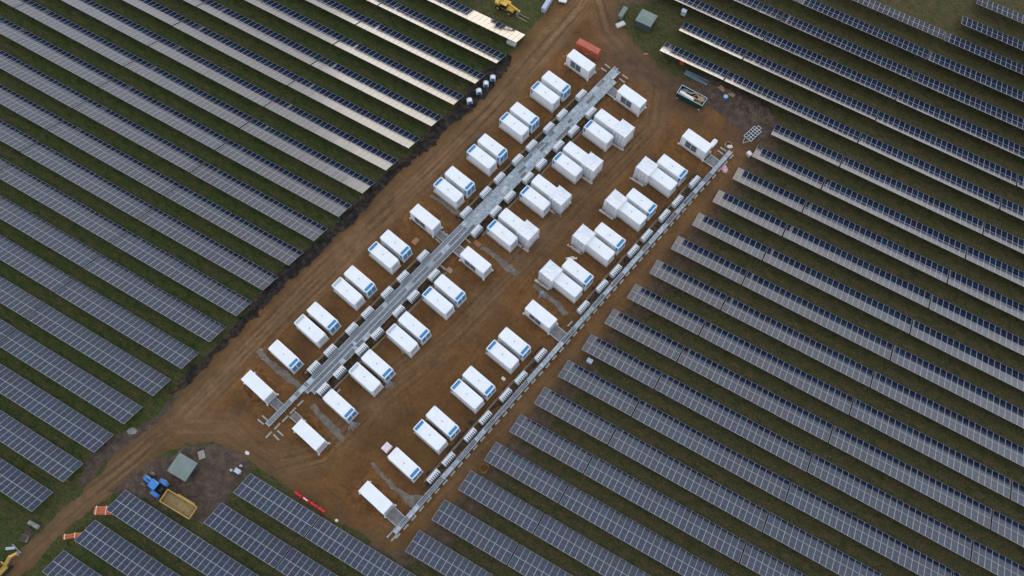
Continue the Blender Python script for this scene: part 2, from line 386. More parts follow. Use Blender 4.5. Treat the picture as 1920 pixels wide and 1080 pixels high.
def yard_h(x, y):
    h = .07 * fbm(x / 1.3, y / 1.3, 5) + .05 * fbm(x / .5, y / .5, 6, 2)
    d1, _ = segdist(x, y, TRACK, False)
    h = h * np.clip(d1 / 4, .25, 1)
    for (u, v) in PLAINS:       # spoil thrown up round the excavated plinths
        cx, cy, _ = W(u, v); dx, dy = x - cx, y - cy
        lu = dx * EU[0] + dy * EU[1]; lv = dx * EV[0] + dy * EV[1]
        dd = np.hypot(np.maximum(np.abs(lv) - 3.0, 0), np.maximum(np.abs(lu) - 1.2, 0)) + (fbm(x / 1.5, y / 1.5, 9) - .5) * 1.2
        h = h + .28 * np.exp(-((dd - 1.25) / .4) ** 2) * (.3 + fbm(x / .8, y / .8, 10))
    return h
YARD = [(-60, 1115), (0, 1062), (32, 1035), (75, 995), (160, 910), (228, 835), (275, 806), (308, 772), (336, 732), (394, 660), (460, 594), (528, 527), (590, 470), (640, 426), (694, 376), (734, 332), (789, 282), (839, 227), (889, 172), (940, 117), (980, 74), (1015, 30), (1045, -5), (1070, -40), (1200, -40), (1158, 5), (1165, 45), (1190, 80), (1222, 108), (1262, 140), (1310, 160), (1360, 185), (1410, 205), (1448, 228), (1440, 250), (1420, 280), (1390, 322), (1355, 372), (1318, 415), (1275, 465), (1240, 510), (1200, 556), (1162, 600), (1120, 645), (1075, 692), (1030, 742), (985, 792), (940, 845), (895, 898), (850, 948), (800, 1000), (775, 1035), (735, 1038), (690, 1012), (640, 985), (590, 950), (540, 915), (490, 876), (455, 850), (400, 832), (345, 838), (312, 852), (250, 894), (212, 924), (175, 957), (112, 1007), (75, 1047), (50, 1072), (0, 1120)]
sheet('earth_yard', pw(YARD), .25, .9, 2.6, .006, yard_h, M['soil'], yard_attrs)
MUD = [(205, 920), (250, 880), (320, 845), (400, 828), (450, 850), (475, 885), (440, 925), (420, 960), (395, 985), (370, 985), (300, 945), (255, 930)]
sheet('mud_patch', pw(MUD), .25, 1.3, 2.2, .002, lambda x, y: .004 + .12 * fbm(x / 1.0, y / 1.0, 31), M['mud'])
MUD2 = [(985, 95), (1000, 45), (1040, 5), (1060, -30), (1270, -40), (1230, 5), (1180, 15), (1130, 20), (1060, 90), (1010, 130)]
sheet('mud_verge', pw(MUD2), .3, 2.4, 3.0, .002, None, M['vergemud'])
MUD3 = [(1300, 135), (1350, 150), (1440, 195), (1460, 225), (1445, 262), (1400, 262), (1360, 225), (1310, 190)]
sheet('rubble_ground', pw(MUD3), .25, 1.3, 1.8, .012, lambda x, y: .1 + .4 * fbm(x / .9, y / .9, 35) ** 2, M['mud'])
MUD4 = [(160, 860), (215, 815), (285, 785), (330, 735), (352, 740), (310, 782), (272, 812), (225, 842), (165, 905), (145, 915)]
sheet('spoil_verge', pw(MUD4), .25, 1.0, 1.8, .002, lambda x, y: .003 + .3 * fbm(x / 1.1, y / 1.1, 36) ** 2, M['mud'])
MUD5 = [(1480, 262), (1440, 300), (1418, 343), (1382, 392), (1344, 436), (1304, 482), (1266, 530), (1224, 578), (1182, 626), (1140, 674), (1092, 724), (1050, 776), (1005, 830), (955, 884), (908, 942), (858, 998), (810, 1055), (740, 1060), (690, 1030), (735, 1000), (800, 940), (900, 830), (1000, 720), (1100, 610), (1200, 500), (1300, 385), (1390, 280), (1430, 250)]
MUD5_ = [(1290, 440), (1240, 500), (1170, 580), (1120, 640), (1062, 700), (985, 785), (900, 880), (840, 950), (790, 1010), (810, 1015), (870, 955), (930, 880), (1020, 770), (1075, 705), (1140, 640), (1190, 580), (1260, 505), (1310, 440), (1400, 330), (1375, 330)]
sheet('verge', pw(MUD5), .3, 2.6, 2.8, .003, lambda x, y: .004 * fbm(x / 1.1, y / 1.1, 37), M['vergemud'])
DITCH = [(318, 744), (338, 718), (360, 692), (415, 643), (462, 588), (504, 528), (562, 482), (615, 437), (655, 395), (680, 368), (705, 346), (735, 318), (760, 300), (790, 262), (820, 235), (850, 207), (880, 172), (917, 130), (950, 104), (962, 102), (960, 118), (930, 160), (905, 187), (855, 230), (822, 262), (805, 285), (780, 300), (750, 326), (712, 362), (692, 386), (660, 420), (610, 468), (562, 512), (525, 548), (478, 598), (402, 668), (350, 728)]
sheet('ditch_shoulder', [tuple(np.array(q) + np.array([-.5, .1])) for q in pw(DITCH)], .22, 1.2, 1.6, .05, lambda x, y: .1 * fbm(x / 1.0, y / 1.0, 44), M['darkearth'])
sheet('ditch', pw(DITCH), .22, .95, 1.5, .15, lambda x, y: .35 * fbm(x / 1.0, y / 1.0, 41) ** 2, M['wet'])
def ribbon(name, pts, w, z, material, h=None, step=.2, rag=.35):
    P = np.array(pw(pts)); n = len(P); L, Rr = [], []
    for i in range(n):
        d = P[min(i + 1, n - 1)] - P[max(i - 1, 0)]; d /= np.linalg.norm(d); nn = np.array([-d[1], d[0]])
        ww = w[i] if isinstance(w, (list, tuple)) else w
        L.append(tuple(P[i] + nn * ww / 2)); Rr.append(tuple(P[i] - nn * ww / 2))
    return sheet(name, L + Rr[::-1], step, rag, 1.2, z, h, material)
flat = lambda x, y: .10 + .05 * fbm(x / .8, y / .8, 51)
for pts, w in (([(484, 655), (505, 680), (530, 700), (552, 716), (575, 738)], 1.5), ([(585, 758), (605, 785), (628, 805), (645, 828)], 1.6), ([(697, 866), (715, 890), (738, 915), (755, 930), (775, 940), (795, 946)], [.7, .9, 1.1, 1.6, 2.6, 2.8]),
               ([(1000, 535), (1020, 552), (1043, 568), (1062, 592)], 1.3), ([(806, 366), (830, 378), (850, 392), (880, 415)], [1, 1.2, 1.6, 2]), ([(902, 463), (925, 478), (950, 500), (972, 515)], [1, 1.4, 1.9, 1.2])):
    ribbon('concrete_strip', pts, w, .06, M['strip'], flat)

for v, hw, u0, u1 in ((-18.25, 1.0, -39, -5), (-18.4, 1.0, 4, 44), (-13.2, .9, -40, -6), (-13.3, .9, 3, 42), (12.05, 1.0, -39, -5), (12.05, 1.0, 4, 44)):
    sheet('dark_ground_strip', [W(u0, v - hw)[:2], W(u1, v - hw)[:2], W(u1, v + hw)[:2], W(u0, v + hw)[:2]], .2, 1.1, 1.5, .07, lambda x, y: .04 + .08 * fbm(x / .8, y / .8, 61), M['darkearth'])  # ragged strips of darker ground along the cabinet rows
# ------------------------------------------------------------------ solar tables
TILT = R(25); PW, PL, PITCH = 1.134, 2.278, 1.154; H0 = .8; SLOPE = 2 * PL + .024; H1 = H0 + SLOPE * math.sin(TILT)
mb = MB(); fw = .036
for c, d in (((0, -PL / 2 + fw / 2, 0), (PW, fw, .035)), ((0, PL / 2 - fw / 2, 0), (PW, fw, .035)), ((-PW / 2 + fw / 2, 0, 0), (fw, PL - 2 * fw, .035)), ((PW / 2 - fw / 2, 0, 0), (fw, PL - 2 * fw, .035))): mb.box(c, d, 0, 0)
gx, gy = PW / 2 - fw, PL / 2 - fw
for s_ in (-1, 1):
    a, b = (.012, gy) if s_ > 0 else (-gy, -.012)
    mb.add([(-gx, a, .013), (gx, a, .013), (gx, b, .013), (-gx, b, .013)], [(0, 1, 2, 3)], 1)
mb.add([(-gx, -.012, .013), (gx, -.012, .013), (gx, .012, .013), (-gx, .012, .013)], [(0, 1, 2, 3)], 2)
mb.add([(-gx, -gy, -.01), (gx, -gy, -.01), (gx, gy, -.01), (-gx, gy, -.01)], [(3, 2, 1, 0)], 3)
ME_PANEL = mb.mesh('solar_panel', ['alu', 'glass', 'ribbon', 'under'])
YF, YB = SLOPE * math.cos(TILT) * .80, SLOPE * math.cos(TILT) * .36
zf = lambda y: H1 - y * math.tan(TILT)
mb = MB(); mb.box((0, 0, 0), (.10, .07, 1)); 
ME_POST = {}
for k, y in (('b', YB), ('f', YF)):
    h = zf(y) - .13; mb = MB(); mb.box((0, 0, h / 2 - .15), (.11, .08, h + .3)); ME_POST[k] = mb.mesh('post', 'steel')
def rail_mesh(L):
    mb = MB(); mb.box((L / 2, 0, 0), (L, .06, .09)); return mb.mesh('rail', 'steel')
def rafter_mesh():
    mb = MB(); mb.box((0, SLOPE / 2, 0), (.06, SLOPE - .5, .08)); return mb.mesh('rafter', 'steel')
ME_RAFTER = rafter_mesh(); ME_RAIL = {}
def solar_table(x0, y, n, label, group, TILT=TILT):
    H1 = H0 + SLOPE * math.sin(TILT)
    t = thing('solar_table', label, 'solar table', (x0, y, 0), R(random.uniform(-.12, .12)), group)
    ca, sa = math.cos(TILT), math.sin(TILT)
    twist = R(random.uniform(-.35, .35))
    for r in range(2):
        s = PL / 2 + r * (PL + .024)
        for i in range(n):
            o = bpy.data.objects.new('solar_panel', ME_PANEL); C.objects.link(o); o.parent = t
            o.location = (PITCH * (i + .5), s * ca, H1 - s * sa + random.uniform(-.004, .004))
            o.rotation_euler = (-TILT + twist + R(random.gauss(0, .16)), R(random.gauss(0, .14)), 0)
    L = n * PITCH
    if n not in ME_RAIL: ME_RAIL[n] = rail_mesh(L)
    for s in (.5, 1.75, 2.85, 4.1):
        o = obj('rail', ME_RAIL[n], t, (0, s * ca - .065 * sa, H1 - s * sa - .065)); o.rotation_euler = (-TILT, 0, 0)
    k = max(2, round(L / 4.6))
    for i in range(k):
        x = L * (i + .5) / k
        obj('post', ME_POST['b'], t, (x, YB, 0)); obj('post', ME_POST['f'], t, (x, YF, 0))
        o = obj('rafter', ME_RAFTER, t, (x, -.16 * sa, H1 - .155)); o.rotation_euler = (-TILT, 0, 0)
    return t
def table_seen(x0, n, y):
    L = n * PITCH
    return any(inview(x0 + L * f, y + q, H0) for f in np.linspace(0, 1, 14) for q in (0, 4.1))
ROWY = lambda k: 100.71 - 6.70 * k
LEFT = {-1: -70.8, 0: -55.6, 1: -56.6, 2: -57.95, 3: -59.2, 4: -60.45, 5: -61.75, 6: -62.98, 7: -64.25, 8: -65.5, 9: -66.75, 10: -68.0, 11: -69.28, 12: -70.6, 13: -71.87, 14: -73.2, 15: -74.55, 16: -75.85, 17: -77.18, 18: -78.55, 19: -79.9}
RIGHT = {-1: (1.13, 13), 0: (-.15, 13), 1: (-1.47, 13), 2: (-2.78, 13), 3: (-4.12, 13), 4: (-5.49, 13), 5: (-6.84, 13), 6: (-8.25, 13), 7: (-9.6, 13), 8: (-10.93, 13), 9: (-12.25, 13), 10: (-13.6, 13), 11: (-14.95, 13), 12: (-16.3, 13), 13: (-17.65, 13), 14: (-18.99, 13), 15: (-20.17, 13),
         -2: (-28.0, 13), -3: (-26.75, 13), -4: (-39.9, 26), -5: (-38.9, 26), -6: (-37.6, 26), -7: (-6.2, 26), -8: (25.9, 26), -9: (27.1, 26), 16: (-51.6, 13), 17: (-52.95, 13), 18: (-69.06, 26), 19: (-70.43, 26), 20: (-71.8, 26)}
GAP = .27; ntab = 0
YADJ = {-2: .35, -3: .5, -4: .6, -5: .4, -6: .3, -7: .2, -8: -.5, -9: -.3}
for k, e in LEFT.items():
    x1 = e; pos = 0
    while True:
        x0 = x1 - 26 * PITCH; pos += 1
        if x1 < -200: break
        if table_seen(x0, 26, ROWY(k)):
            where = 'nearest the earth track' if pos == 1 else ORD[pos] + ' from the earth track'
            solar_table(x0, ROWY(k), 26, f'solar table {where}, in the {ORD[20 - k]} row from the bottom, left field', 'solar tables of the left field', R(26.0)); ntab += 1
        x1 = x0 - GAP
for k, (s, n) in RIGHT.items():
    x0 = s; pos = 0
    while x0 < 110:
        pos += 1
        if table_seen(x0, n, ROWY(k)):
            size = 'short' if n == 13 else 'long'
            where = 'at the left end' if pos == 1 else ORD[pos] + ' from the left'
            solar_table(x0, ROWY(k) + YADJ.get(k, 0), n, f'{size} solar table {where} of the {ORD[21 - k]} row from the bottom, right field', 'solar tables of the right field', R(24.4)); ntab += 1
        x0 += n * PITCH + GAP; n = 26
print('tables', ntab)

# ------------------------------------------------------------------ containers
LX, LY = 6.06, 2.44
def feet(t, z0, z1, mk='conc', inset=.35):
    for sx in (-1, 1):
        for sy in (-1, 1): MB().box((sx * (LX / 2 - inset), sy * (LY / 2 - .2), (z0 + z1) / 2), (.45, .4, z1 - z0)).build('foot', mk, t)
def battery(grey):
    t = thing('battery_container', '', 'container', (0, 0, 0), TH, 'white battery containers')
    zb, zt = .5, 3.4
    MB().box((0, 0, (zb + zt) / 2), (LX, LY, zt - zb), 0, 0, .05).build('body', 'white', t)
    f = MB()
    for sy in (-1, 1): f.box((0, sy * (LY / 2 + .02), .42), (LX + .3, .16, .13))
    for sx in (-1, 1): f.box((sx * (LX / 2 + .07), 0, .42), (.16, LY - .14, .13))
    f.build('base_frame', 'offwhite', t)
    feet(t, -.1, .36)
    for sy in (-1, 1):          # side doors stand a little proud, the joints between them read as lines
        for i in range(5):
            MB().box((-LX / 2 + .62 + i * .97, sy * (LY / 2 + .012), 1.98), (.93, .03, 2.5), 0, 0).build('side_door', 'white', t)
        MB().box((LX / 2 - .33, sy * (LY / 2 + .014), 2.55), (.42, .034, 1.35)).build('side_vent', 'blue' if not grey else 'vent', t)
    # vent strip on the roof at the +x end
    b = MB(); b.box((LX / 2 - .45, 0, zt + .02), (.56, 2.0, .05), 0, 0)
    for i in range(9): b.box((LX / 2 - .45, -.88 + i * .22, zt + .05), (.46, .05, .03), 0, 1)
    b.build('roof_vent_strip', ['vent', 'offwhite'] if grey else ['blue', 'darkblue'], t)
    fr = MB()
    fr.box((LX / 2 + .012, 0, 3.2), (.05, LY - .1, .3)); fr.box((LX / 2 + .012, 0, .8), (.05, LY - .1, .4))
    for y in (-1.1, 0, 1.1): fr.box((LX / 2 + .014, y, 2.0), (.05, .14, 2.1))
    fr.build('end_frame', 'white', t)
    for sy in (-1, 1): MB().box((LX / 2 + .01, sy * .55, 2.02), (.036, .94, 2.06)).build('end_panel', 'blue', t)
    MB().box((-LX / 2 - .012, 0, 2.2), (.035, 1.7, 1.6)).build('end_vent', 'vent', t)
    MB().tube((0, 0, zt), (0, 0, zt + .09), .13, 10).build('roof_cap', 'vent', t)
    for sx in (-1, 1):
        for sy in (-1, 1): MB().box((sx * (LX / 2 - .1), sy * (LY / 2 - .1), zt + .012), (.18, .17, .05)).build('corner_casting', 'vent', t)
    return t
COLN = {1: 'left', 2: 'middle', 3: 'right'}; CV = {1: -23.35, 2: -9.02, 3: 7.3}
PAIRS = [(-38.6,), (-31.95, -28.65), (-22.0, -18.75), (-12.1, -8.75), (6.6, 9.95), (16.6, 19.95), (26.75, 30.0), (36.75, 40.25)]
proto = {}
used = {}
for cN in (1, 2, 3):
    for pi, pr in enumerate(PAIRS):
        for qi, u in enumerate(pr):
            if len(pr) == 1: right = True; nm = f'single white battery container with blue right end, bottom of the {COLN[cN]} column'
            else:
                right = qi == 1
                nm = f'{"upper" if right else "lower"} white battery container of the {ORD[pi]} pair from the bottom, {COLN[cN]} column'
            grey = (not right) and pi in (1, 2) and cN in (1, 2)
            rz = TH if right else TH + math.pi
            loc = W(u, CV[cN] + random.uniform(-.03, .03))
            if grey not in proto:
                proto[grey] = battery(grey); o = proto[grey]; o.location = loc; o.rotation_euler = (0, 0, rz); o['label'] = nm
            else: dup(proto[grey], loc, rz + R(random.uniform(-.25, .25)), nm)

def plain():
    t = thing('equipment_container', '', 'container', (0, 0, 0), TH, 'white equipment containers')
    zb, zt = .6, 3.6
    MB().box((0, 0, (zb + zt) / 2), (LX, LY, zt - zb), 0, 0, .05).build('body', 'white', t)
    f = MB()
    for sy in (-1, 1): f.box((0, sy * (LY / 2 - .02), .50), (LX + .1, .18, .18))
    for sx in (-1, 1): f.box((sx * (LX / 2 - .02), 0, .50), (.18, LY - .24, .18))
    f.build('base_frame', 'offwhite', t)
    for sx in (-1, 1):
        for sy in (-1, 1): MB().box((sx * (LX / 2 + .08), sy * (LY / 2 + .1), .62), (.34, .34, .5), 0, 0, .04).build('corner_bracket', 'offwhite', t)
    feet(t, -.15, .41, 'concd')
    MB().box((0, 0, .16), (LX - 1.0, LY - .5, .5), 0, 0).build('plinth', 'concd', t)
    for i in range(2):
        for j in range(2):
            b = MB(); cx, cz = -1.12 + i * 1.42, 1.72 + j * 1.0
            b.box((cx, -LY / 2 - .015, cz), (1.28, .05, .88), 0, 0)
            for q in range(6): b.box((cx, -LY / 2 - .05, cz - .36 + q * .144), (1.26, .03, .05), 0, 1)
            b.build('louvre', ['louvre', 'louvre2'], t)
    MB().box((2.0, -LY / 2 - .016, 2.05), (.9, .04, 2.2)).build('side_door', 'white', t)
    MB().box((LX / 2 + .014, 0, 2.15), (.04, 1.9, 2.1)).build('end_vent', 'vent', t)
    MB().box((-LX / 2 - .014, 0, 2.15), (.04, 1.0, 2.1)).build('end_door', 'offwhite', t)
    return t
pp = None
PL_LAB = ['bottom of the left column', 'middle of the left column', 'top of the left column', 'bottom of the middle column', 'middle of the middle column', 'top of the middle column', 'bottom of the right column', 'middle of the right column', 'top of the right column']
for (u, v), lb in zip(PLAINS, PL_LAB):
    nm = f'plain white equipment container with dark louvres, {lb}'
    if pp is None: pp = plain(); pp.location = W(u, v); pp['label'] = nm
    else: dup(pp, W(u, v), TH + R(random.uniform(-.3, .3)), nm)

# sheeted shelters over the container ends
def shelter_mesh(seed):
    r = np.random.default_rng(seed); V = []; F = []; n = 8; hw, hd = 1.58, 1.62
    rows = [0.18, .8, 1.5, 2.2, 2.9, 3.5, 4.08, 4.14]
    per = []
    for (ax, ay, bx, by) in ((-1, -1, 1, -1), (1, -1, 1, 1), (1, 1, -1, 1), (-1, 1, -1, -1)):
        for i in range(n): per.append((ax + (bx - ax) * i / n, ay + (by - ay) * i / n))
    for j, z in enumerate(rows):
        fl = 1.0 + max(0, (1.2 - z)) * .07
        for (x, y) in per:
            corner = abs(abs(x) - 1) < .01 and abs(abs(y) - 1) < .01
            w = .045 if j < 6 else .01
            V.append((x * hw * fl + r.normal(0, w), y * hd * fl + r.normal(0, w), z + (.09 if corner and j == 7 else 0) + (r.normal(0, .08) if j == 0 else 0)))
    P = len(per)
    for j in range(len(rows) - 1):
        for i in range(P): F.append((j * P + i, j * P + (i + 1) % P, (j + 1) * P + (i + 1) % P, (j + 1) * P + i))
    base = len(V); m = 8
    # roof membrane sagging between the poles
    idx = {}
    for a in range(n + 1):
        for b in range(n + 1):
            x, y = -1 + 2 * a / n, -1 + 2 * b / n
            if a in (0, n) or b in (0, n):
                for q, (px, py) in enumerate(per):
                    if abs(px - x) < 1e-6 and abs(py - y) < 1e-6: idx[a, b] = (len(rows) - 1) * P + q
            else:
                idx[a, b] = len(V); V.append((x * hw, y * hd, 4.15 - .10 * (1 - x * x) * (1 - y * y) + r.normal(0, .025)))
    for a in range(n):
        for b in range(n): F.append((idx[a, b], idx[a + 1, b], idx[a + 1, b + 1], idx[a, b + 1]))
    mbs = MB(); mbs.add(V, F); return mbs
sh = [(2, 9.95, -5.4), (2, 19.95, -5.4), (2, 30.0, -5.4), (2, 40.3, -5.35), (3, 6.4, 3.5), (3, 16.45, 3.5), (3, 26.55, 3.5), (3, 36.5, 3.55)]
for i, (cN, u, v) in enumerate(sh):
    k = i % 4 + 1
    t = thing('sheeted_shelter', f'white sheeted shelter over a battery container end, {ORD[k]} from the bottom of {"the middle" if cN == 2 else "the right"} column', 'shelter', W(u, v), TH + R(random.uniform(-1, 1)), 'white sheeted shelters')
    o = shelter_mesh(100 + i).build('sheeting', 'sheet', t, smooth=False)
    for sx in (-1, 1):
        for sy in (-1, 1): MB().tube((sx * 1.66, sy * 1.70, -.1), (sx * 1.62, sy * 1.66, 4.3), .035, 6).build('scaffold_pole', 'galv2', t)
    for q in (-.8, 0, .8):
        MB().tube((q, -1.80, -.1), (q, -1.72, 4.1), .03, 6).build('scaffold_pole', 'galv', t)
        MB().tube(((1 if cN == 2 else -1) * 1.76, q, -.1), ((1 if cN == 2 else -1) * 1.68, q, 4.1), .03, 6).build('scaffold_pole', 'galv', t)
    MB().box((0, -1.80, 1.3), (3.3, .04, .06)).build('ledger', 'galv', t)
    MB().box(((1 if cN == 2 else -1) * .3, -2.05, .06), (3.4, .5, .05), R(4)).build('loose_skirt', 'sheet', t)

# ------------------------------------------------------------------ inverter cabinets
def inverter(w, l, side):
    t = thing('inverter_cabinet', '', 'cabinet', (0, 0, 0), TH, 'ribbed inverter cabinets')
    MB().box((0, 0, 1.2), (w, l, 1.3), 0, 0, .05).build('body', 'offwhite', t)
    f = MB()
    for i in range(7): f.box((side * w * .23, -l / 2 + .2 + i * (l - .4) / 6, 1.9), (w * .5, .15, .12), 0, 0)
    f.build('cooling_fins', 'white', t)
    MB().box((side * w * .26, 0, 1.856), (w * .46, l - .12, .02)).build('fin_tray', 'louvre', t)
    f = MB()
    for i in range(7): f.box((side * (w / 2 + .06), -l / 2 + .2 + i * (l - .4) / 6, 1.25), (.13, .15, .95))
    f.build('side_fins', 'vent', t)
    MB().box((side * (w / 2 + .012), 0, 1.25), (.03, l - .15, 1.05)).build('fin_back', 'louvre', t)
    for sy in (-1, 1): MB().box((0, sy * (l / 2 - .25), .27), (w - .1, .25, .74)).build('foot', 'concd', t)
    return t
IA = [-36.6, -32.3, -26.6, -22.3, -16.9, -12.5, -6.75, 5.85, 11.75, 16.07, 21.67, 26.1, 31.66, 35.96, 42.3]
IB = [-38.4, -34.1, -28.3, -24.1, -18.2, -14.1, -8.3, 4.2, 9.9, 14.3, 19.9, 24.1, 29.7, 34.5, 40.3]
IC = [-36.8, -32.76, -26.95, -22.79, -17.17, -12.82, -7.05, 5.6, 11.34, 15.58, 21.18, 25.54, 31.36, 35.65, 41.44]
for lst, v, w, l, side, txt in ((IA, -18.0, 1.25, 2.45, 1, 'left of the wide cable tray'), (IB, -13.72, 1.2, 2.45, 1, 'right of the wide cable tray'), (IC, 12.42, 1.0, 2.7, 1, 'along the narrow cable tray')):
    p0 = None
    for i, u in enumerate(lst):
        nm = f'pale ribbed cabinet, {ORD[i + 1]} from the bottom {txt}'
        if p0 is None: p0 = inverter(w, l, side); p0.location = W(u, v); p0['label'] = nm
        else: dup(p0, W(u, v + random.uniform(-.04, .04)), TH + R(random.uniform(-.8, .8)), nm)

# ------------------------------------------------------------------ cable trays
def ladder(mbx, x0, x1, y0, y1, z, rail=.05, rung=.06, step=.3, deck=True):
    for x in (x0, x1): mbx.box((x, (y0 + y1) / 2, z), (rail, y1 - y0, .14), 0, 0)
    n = int((y1 - y0) / step)
    for i in range(n): mbx.box(((x0 + x1) / 2, y0 + (i + .5) * step, z - .03), (x1 - x0 - rail, rung, .04), 0, 0)
def cables(mbx, x0, x1, y0, y1, z, n, r, seed):
    rr = random.Random(seed)
    for i in range(n):
        x = x0 + (x1 - x0) * (i + .5) / n; y = y0; pts = [(x, y, z)]
        while y < y1:
            y = min(y1, y + rr.uniform(2.0, 4.0)); pts.append((x + rr.uniform(-.07, .07), y, z + rr.uniform(-.01, .05)))
        mbx.path(pts, r, 5)
tr = thing('cable_tray', 'wide galvanised cable tray run between the left and middle container columns', 'cable tray', W(0, 0), TH)
LAD = [(-17.25, -16.35, -49.9, 53.0), (-16.28, -15.45, -41.0, 52.6), (-15.38, -14.45, -40.2, 50.0)]
for j, (a, b, y0, y1) in enumerate(LAD):
    m = MB(); ladder(m, a, b, y0, y1, .95 + .05 * (j == 0), .06, .085, .34); m.build('ladder', 'galv2', tr)
    m = MB(); m.box(((a + b) / 2, (y0 + y1) / 2, .84), (b - a - .06, y1 - y0 - .1, .02)); m.build('tray_floor', 'galvd', tr)
    m = MB(); cables(m, a + .1, b - .1, y0 + .4, y1 - .4, .90, 3, .035, j); m.build('cable_bundle', 'cable', tr)
    m = MB(); cables(m, a + .05, b - .05, y0 + .8, y1 - 1.2, .97, 4, .04, j + 10); m.build('cable_bundle', 'cableg', tr)
for j, (a, b, y0, y1) in enumerate(LAD):
    y = (-6, -14, -2)[j]
    while y < y1 - 1:
        L = min(random.uniform(.8, 2.6), y1 - y)
        if random.random() < (.86 if y > 4 else .35): MB().box(((a + b) / 2 + random.uniform(-.02, .02), y + L / 2, 1.045 + .06 * (j == 0) + random.uniform(0, .012)), (b - a + .03, L - .05, .012), R(random.uniform(-.6, .6))).build('cover_plate', random.choice(['galvm', 'galv', 'galvm']), tr)
        y += L
    y = y0 + 6
    while y < -16:
        L = random.uniform(.6, 1.5)
        if random.random() < .2: MB().box(((a + b) / 2, y + L / 2, 1.045 + .06 * (j == 0)), (b - a, L, .012)).build('cover_plate', 'galv', tr)
        y += L
for i in range(34):
    y = -49 + i * 3.05; full = y > -40.5
    m = MB(); xa, xb = -17.4, (-14.3 if full and y < 50 else -16.2)
    m.box(((xa + xb) / 2, y, .77), (xb - xa, .09, .09))
    for x in (xa + .1, xb - .1): m.box((x, y, .34), (.09, .09, .78))
    m.build('support_frame', 'galv', tr)
tb = thing('cable_tray', 'narrow galvanised cable tray on concrete blocks beside the right solar field', 'cable tray', W(0, 0), TH)
m = MB(); ladder(m, 13.38, 14.22, -48.4, 52.6, .9); m.build('ladder', 'galv2', tb)
MB().box((13.8, 2, .80), (.78, 100.8, .02)).build('tray_floor', 'galv', tb)
m = MB(); cables(m, 13.45, 14.15, -47, 50, .86, 5, .035, 5); m.build('cable_bundle', 'cable', tb)
y = -45.0
while y < 50:
    L = random.uniform(1.5, 4.0)
    if random.random() < (.35 if y < -10 else .72): MB().box((13.8, y + L / 2, .985), (.88, L - .03, .014)).build('cover_plate', random.choice(['galv', 'galvm', 'galv']), tb)
    y += L
for i in range(50):
    MB().box((14.53 + random.uniform(-.05, .05), -48.4 + i * 2.045, .16), (.34, 1.2, .32), R(random.uniform(-2, 2))).build('ballast_block', 'conc', tb)
for i in range(25):
    m = MB(); yy = -48 + i * 4.09
    m.box((13.8, yy, .73), (1.3, .08, .08)); m.box((13.3, yy, .33), (.08, .08, .76)); m.box((14.3, yy, .52), (.08, .08, .4)); m.build('support_frame', 'galv', tb)
# short bridging ladders from the plain containers to the trays
for lab, u, v0, v1, wd in (('bottom left', -46.0, -19.4, -17.4, 1.6), ('centre left', -1.0, -19.5, -17.4, 1.5), ('bottom middle', -45.4, -14.9, -12.2, 1.4), ('centre middle', -1.1, -14.4, -12.2, 1.9), ('top middle', 47.6, -14.6, -12.5, 2.0), ('bottom right', -46.3, 10.7, 13.3, 2.2), ('centre right', -1.5, 10.8, 13.3, 2.2), ('top right', 48.0, 11.0, 13.3, 2.2)):
    t = thing('bridging_ladder', f'short grey cable ladder bridging from the {lab} equipment container to the tray', 'cable ladder', W(u, (v0 + v1) / 2), TH, 'bridging cable ladders')
    L = v1 - v0; m = MB()
    for sy in (-1, 1): m.box((0, sy * wd / 2, .8), (L, .06, .12))
    m.build('rail', 'galv2', t); m = MB(); n = int(wd / .2)
    for i in range(n): m.box((0, -wd / 2 + (i + .5) * wd / n, .78), (L, .07, .05))
    m.build('slat', 'galv', t)
    for sx in (-1, 1):
        m = MB()
        for sy in (-1, 1): m.box((sx * (L / 2 - .2), sy * (wd / 2 - .1), .34), (.08, .08, .78))
        m.box((sx * (L / 2 - .2), 0, .68), (.08, wd - .28, .07)); m.build('support_frame', 'galvd', t)
# conduits at the backs of the cabinets
for v, txt in ((-19.05, 'left of the wide cable tray'), (-12.75, 'right of the wide cable tray'), (11.55, 'left of the narrow cable tray')):
    for (a, b, half) in ((-38.5, -6.0, 'lower'), (4.5, 42.5, 'upper')):
        m = MB(); y = a; pts = [(0, a, .14)]
        while y < b: y = min(b, y + 3); pts.append((random.uniform(-.08, .08), y, .14 + random.uniform(0, .05)))
        m.path(pts, .075, 6); m.path([(p[0] + .22 + random.uniform(-.04, .04), p[1], p[2] - .01) for p in pts], .06, 6)
        tag(m.build('conduit', 'wood', None, W(0, v), TH), f'tan conduit pair {txt}, {half} half of compound', 'conduit', 'conduits')
# loose cable tails at the container ends
for i, (px, py) in enumerate(((728, 716), (660, 792), (844, 572), (1014, 548))):
    p = at(px, py); m = MB()
    for k in range(11):
        a = TH - R(70) + R(10 * k); L = random.uniform(1.1, 1.7)
        m.path([(0, 0, .6), (math.cos(a) * L * .5, math.sin(a) * L * .5, .75), (math.cos(a) * L * .85, math.sin(a) * L * .85, .5), (math.cos(a) * L, math.sin(a) * L, .05)], .03, 5)
    tag(m.build('cable_tails', 'galv', None, (p[0], p[1], 0)), f'fan of loose grey cable tails on soil by container end, {ORD[i + 1]} from the left', 'cables', 'fans of cable tails')

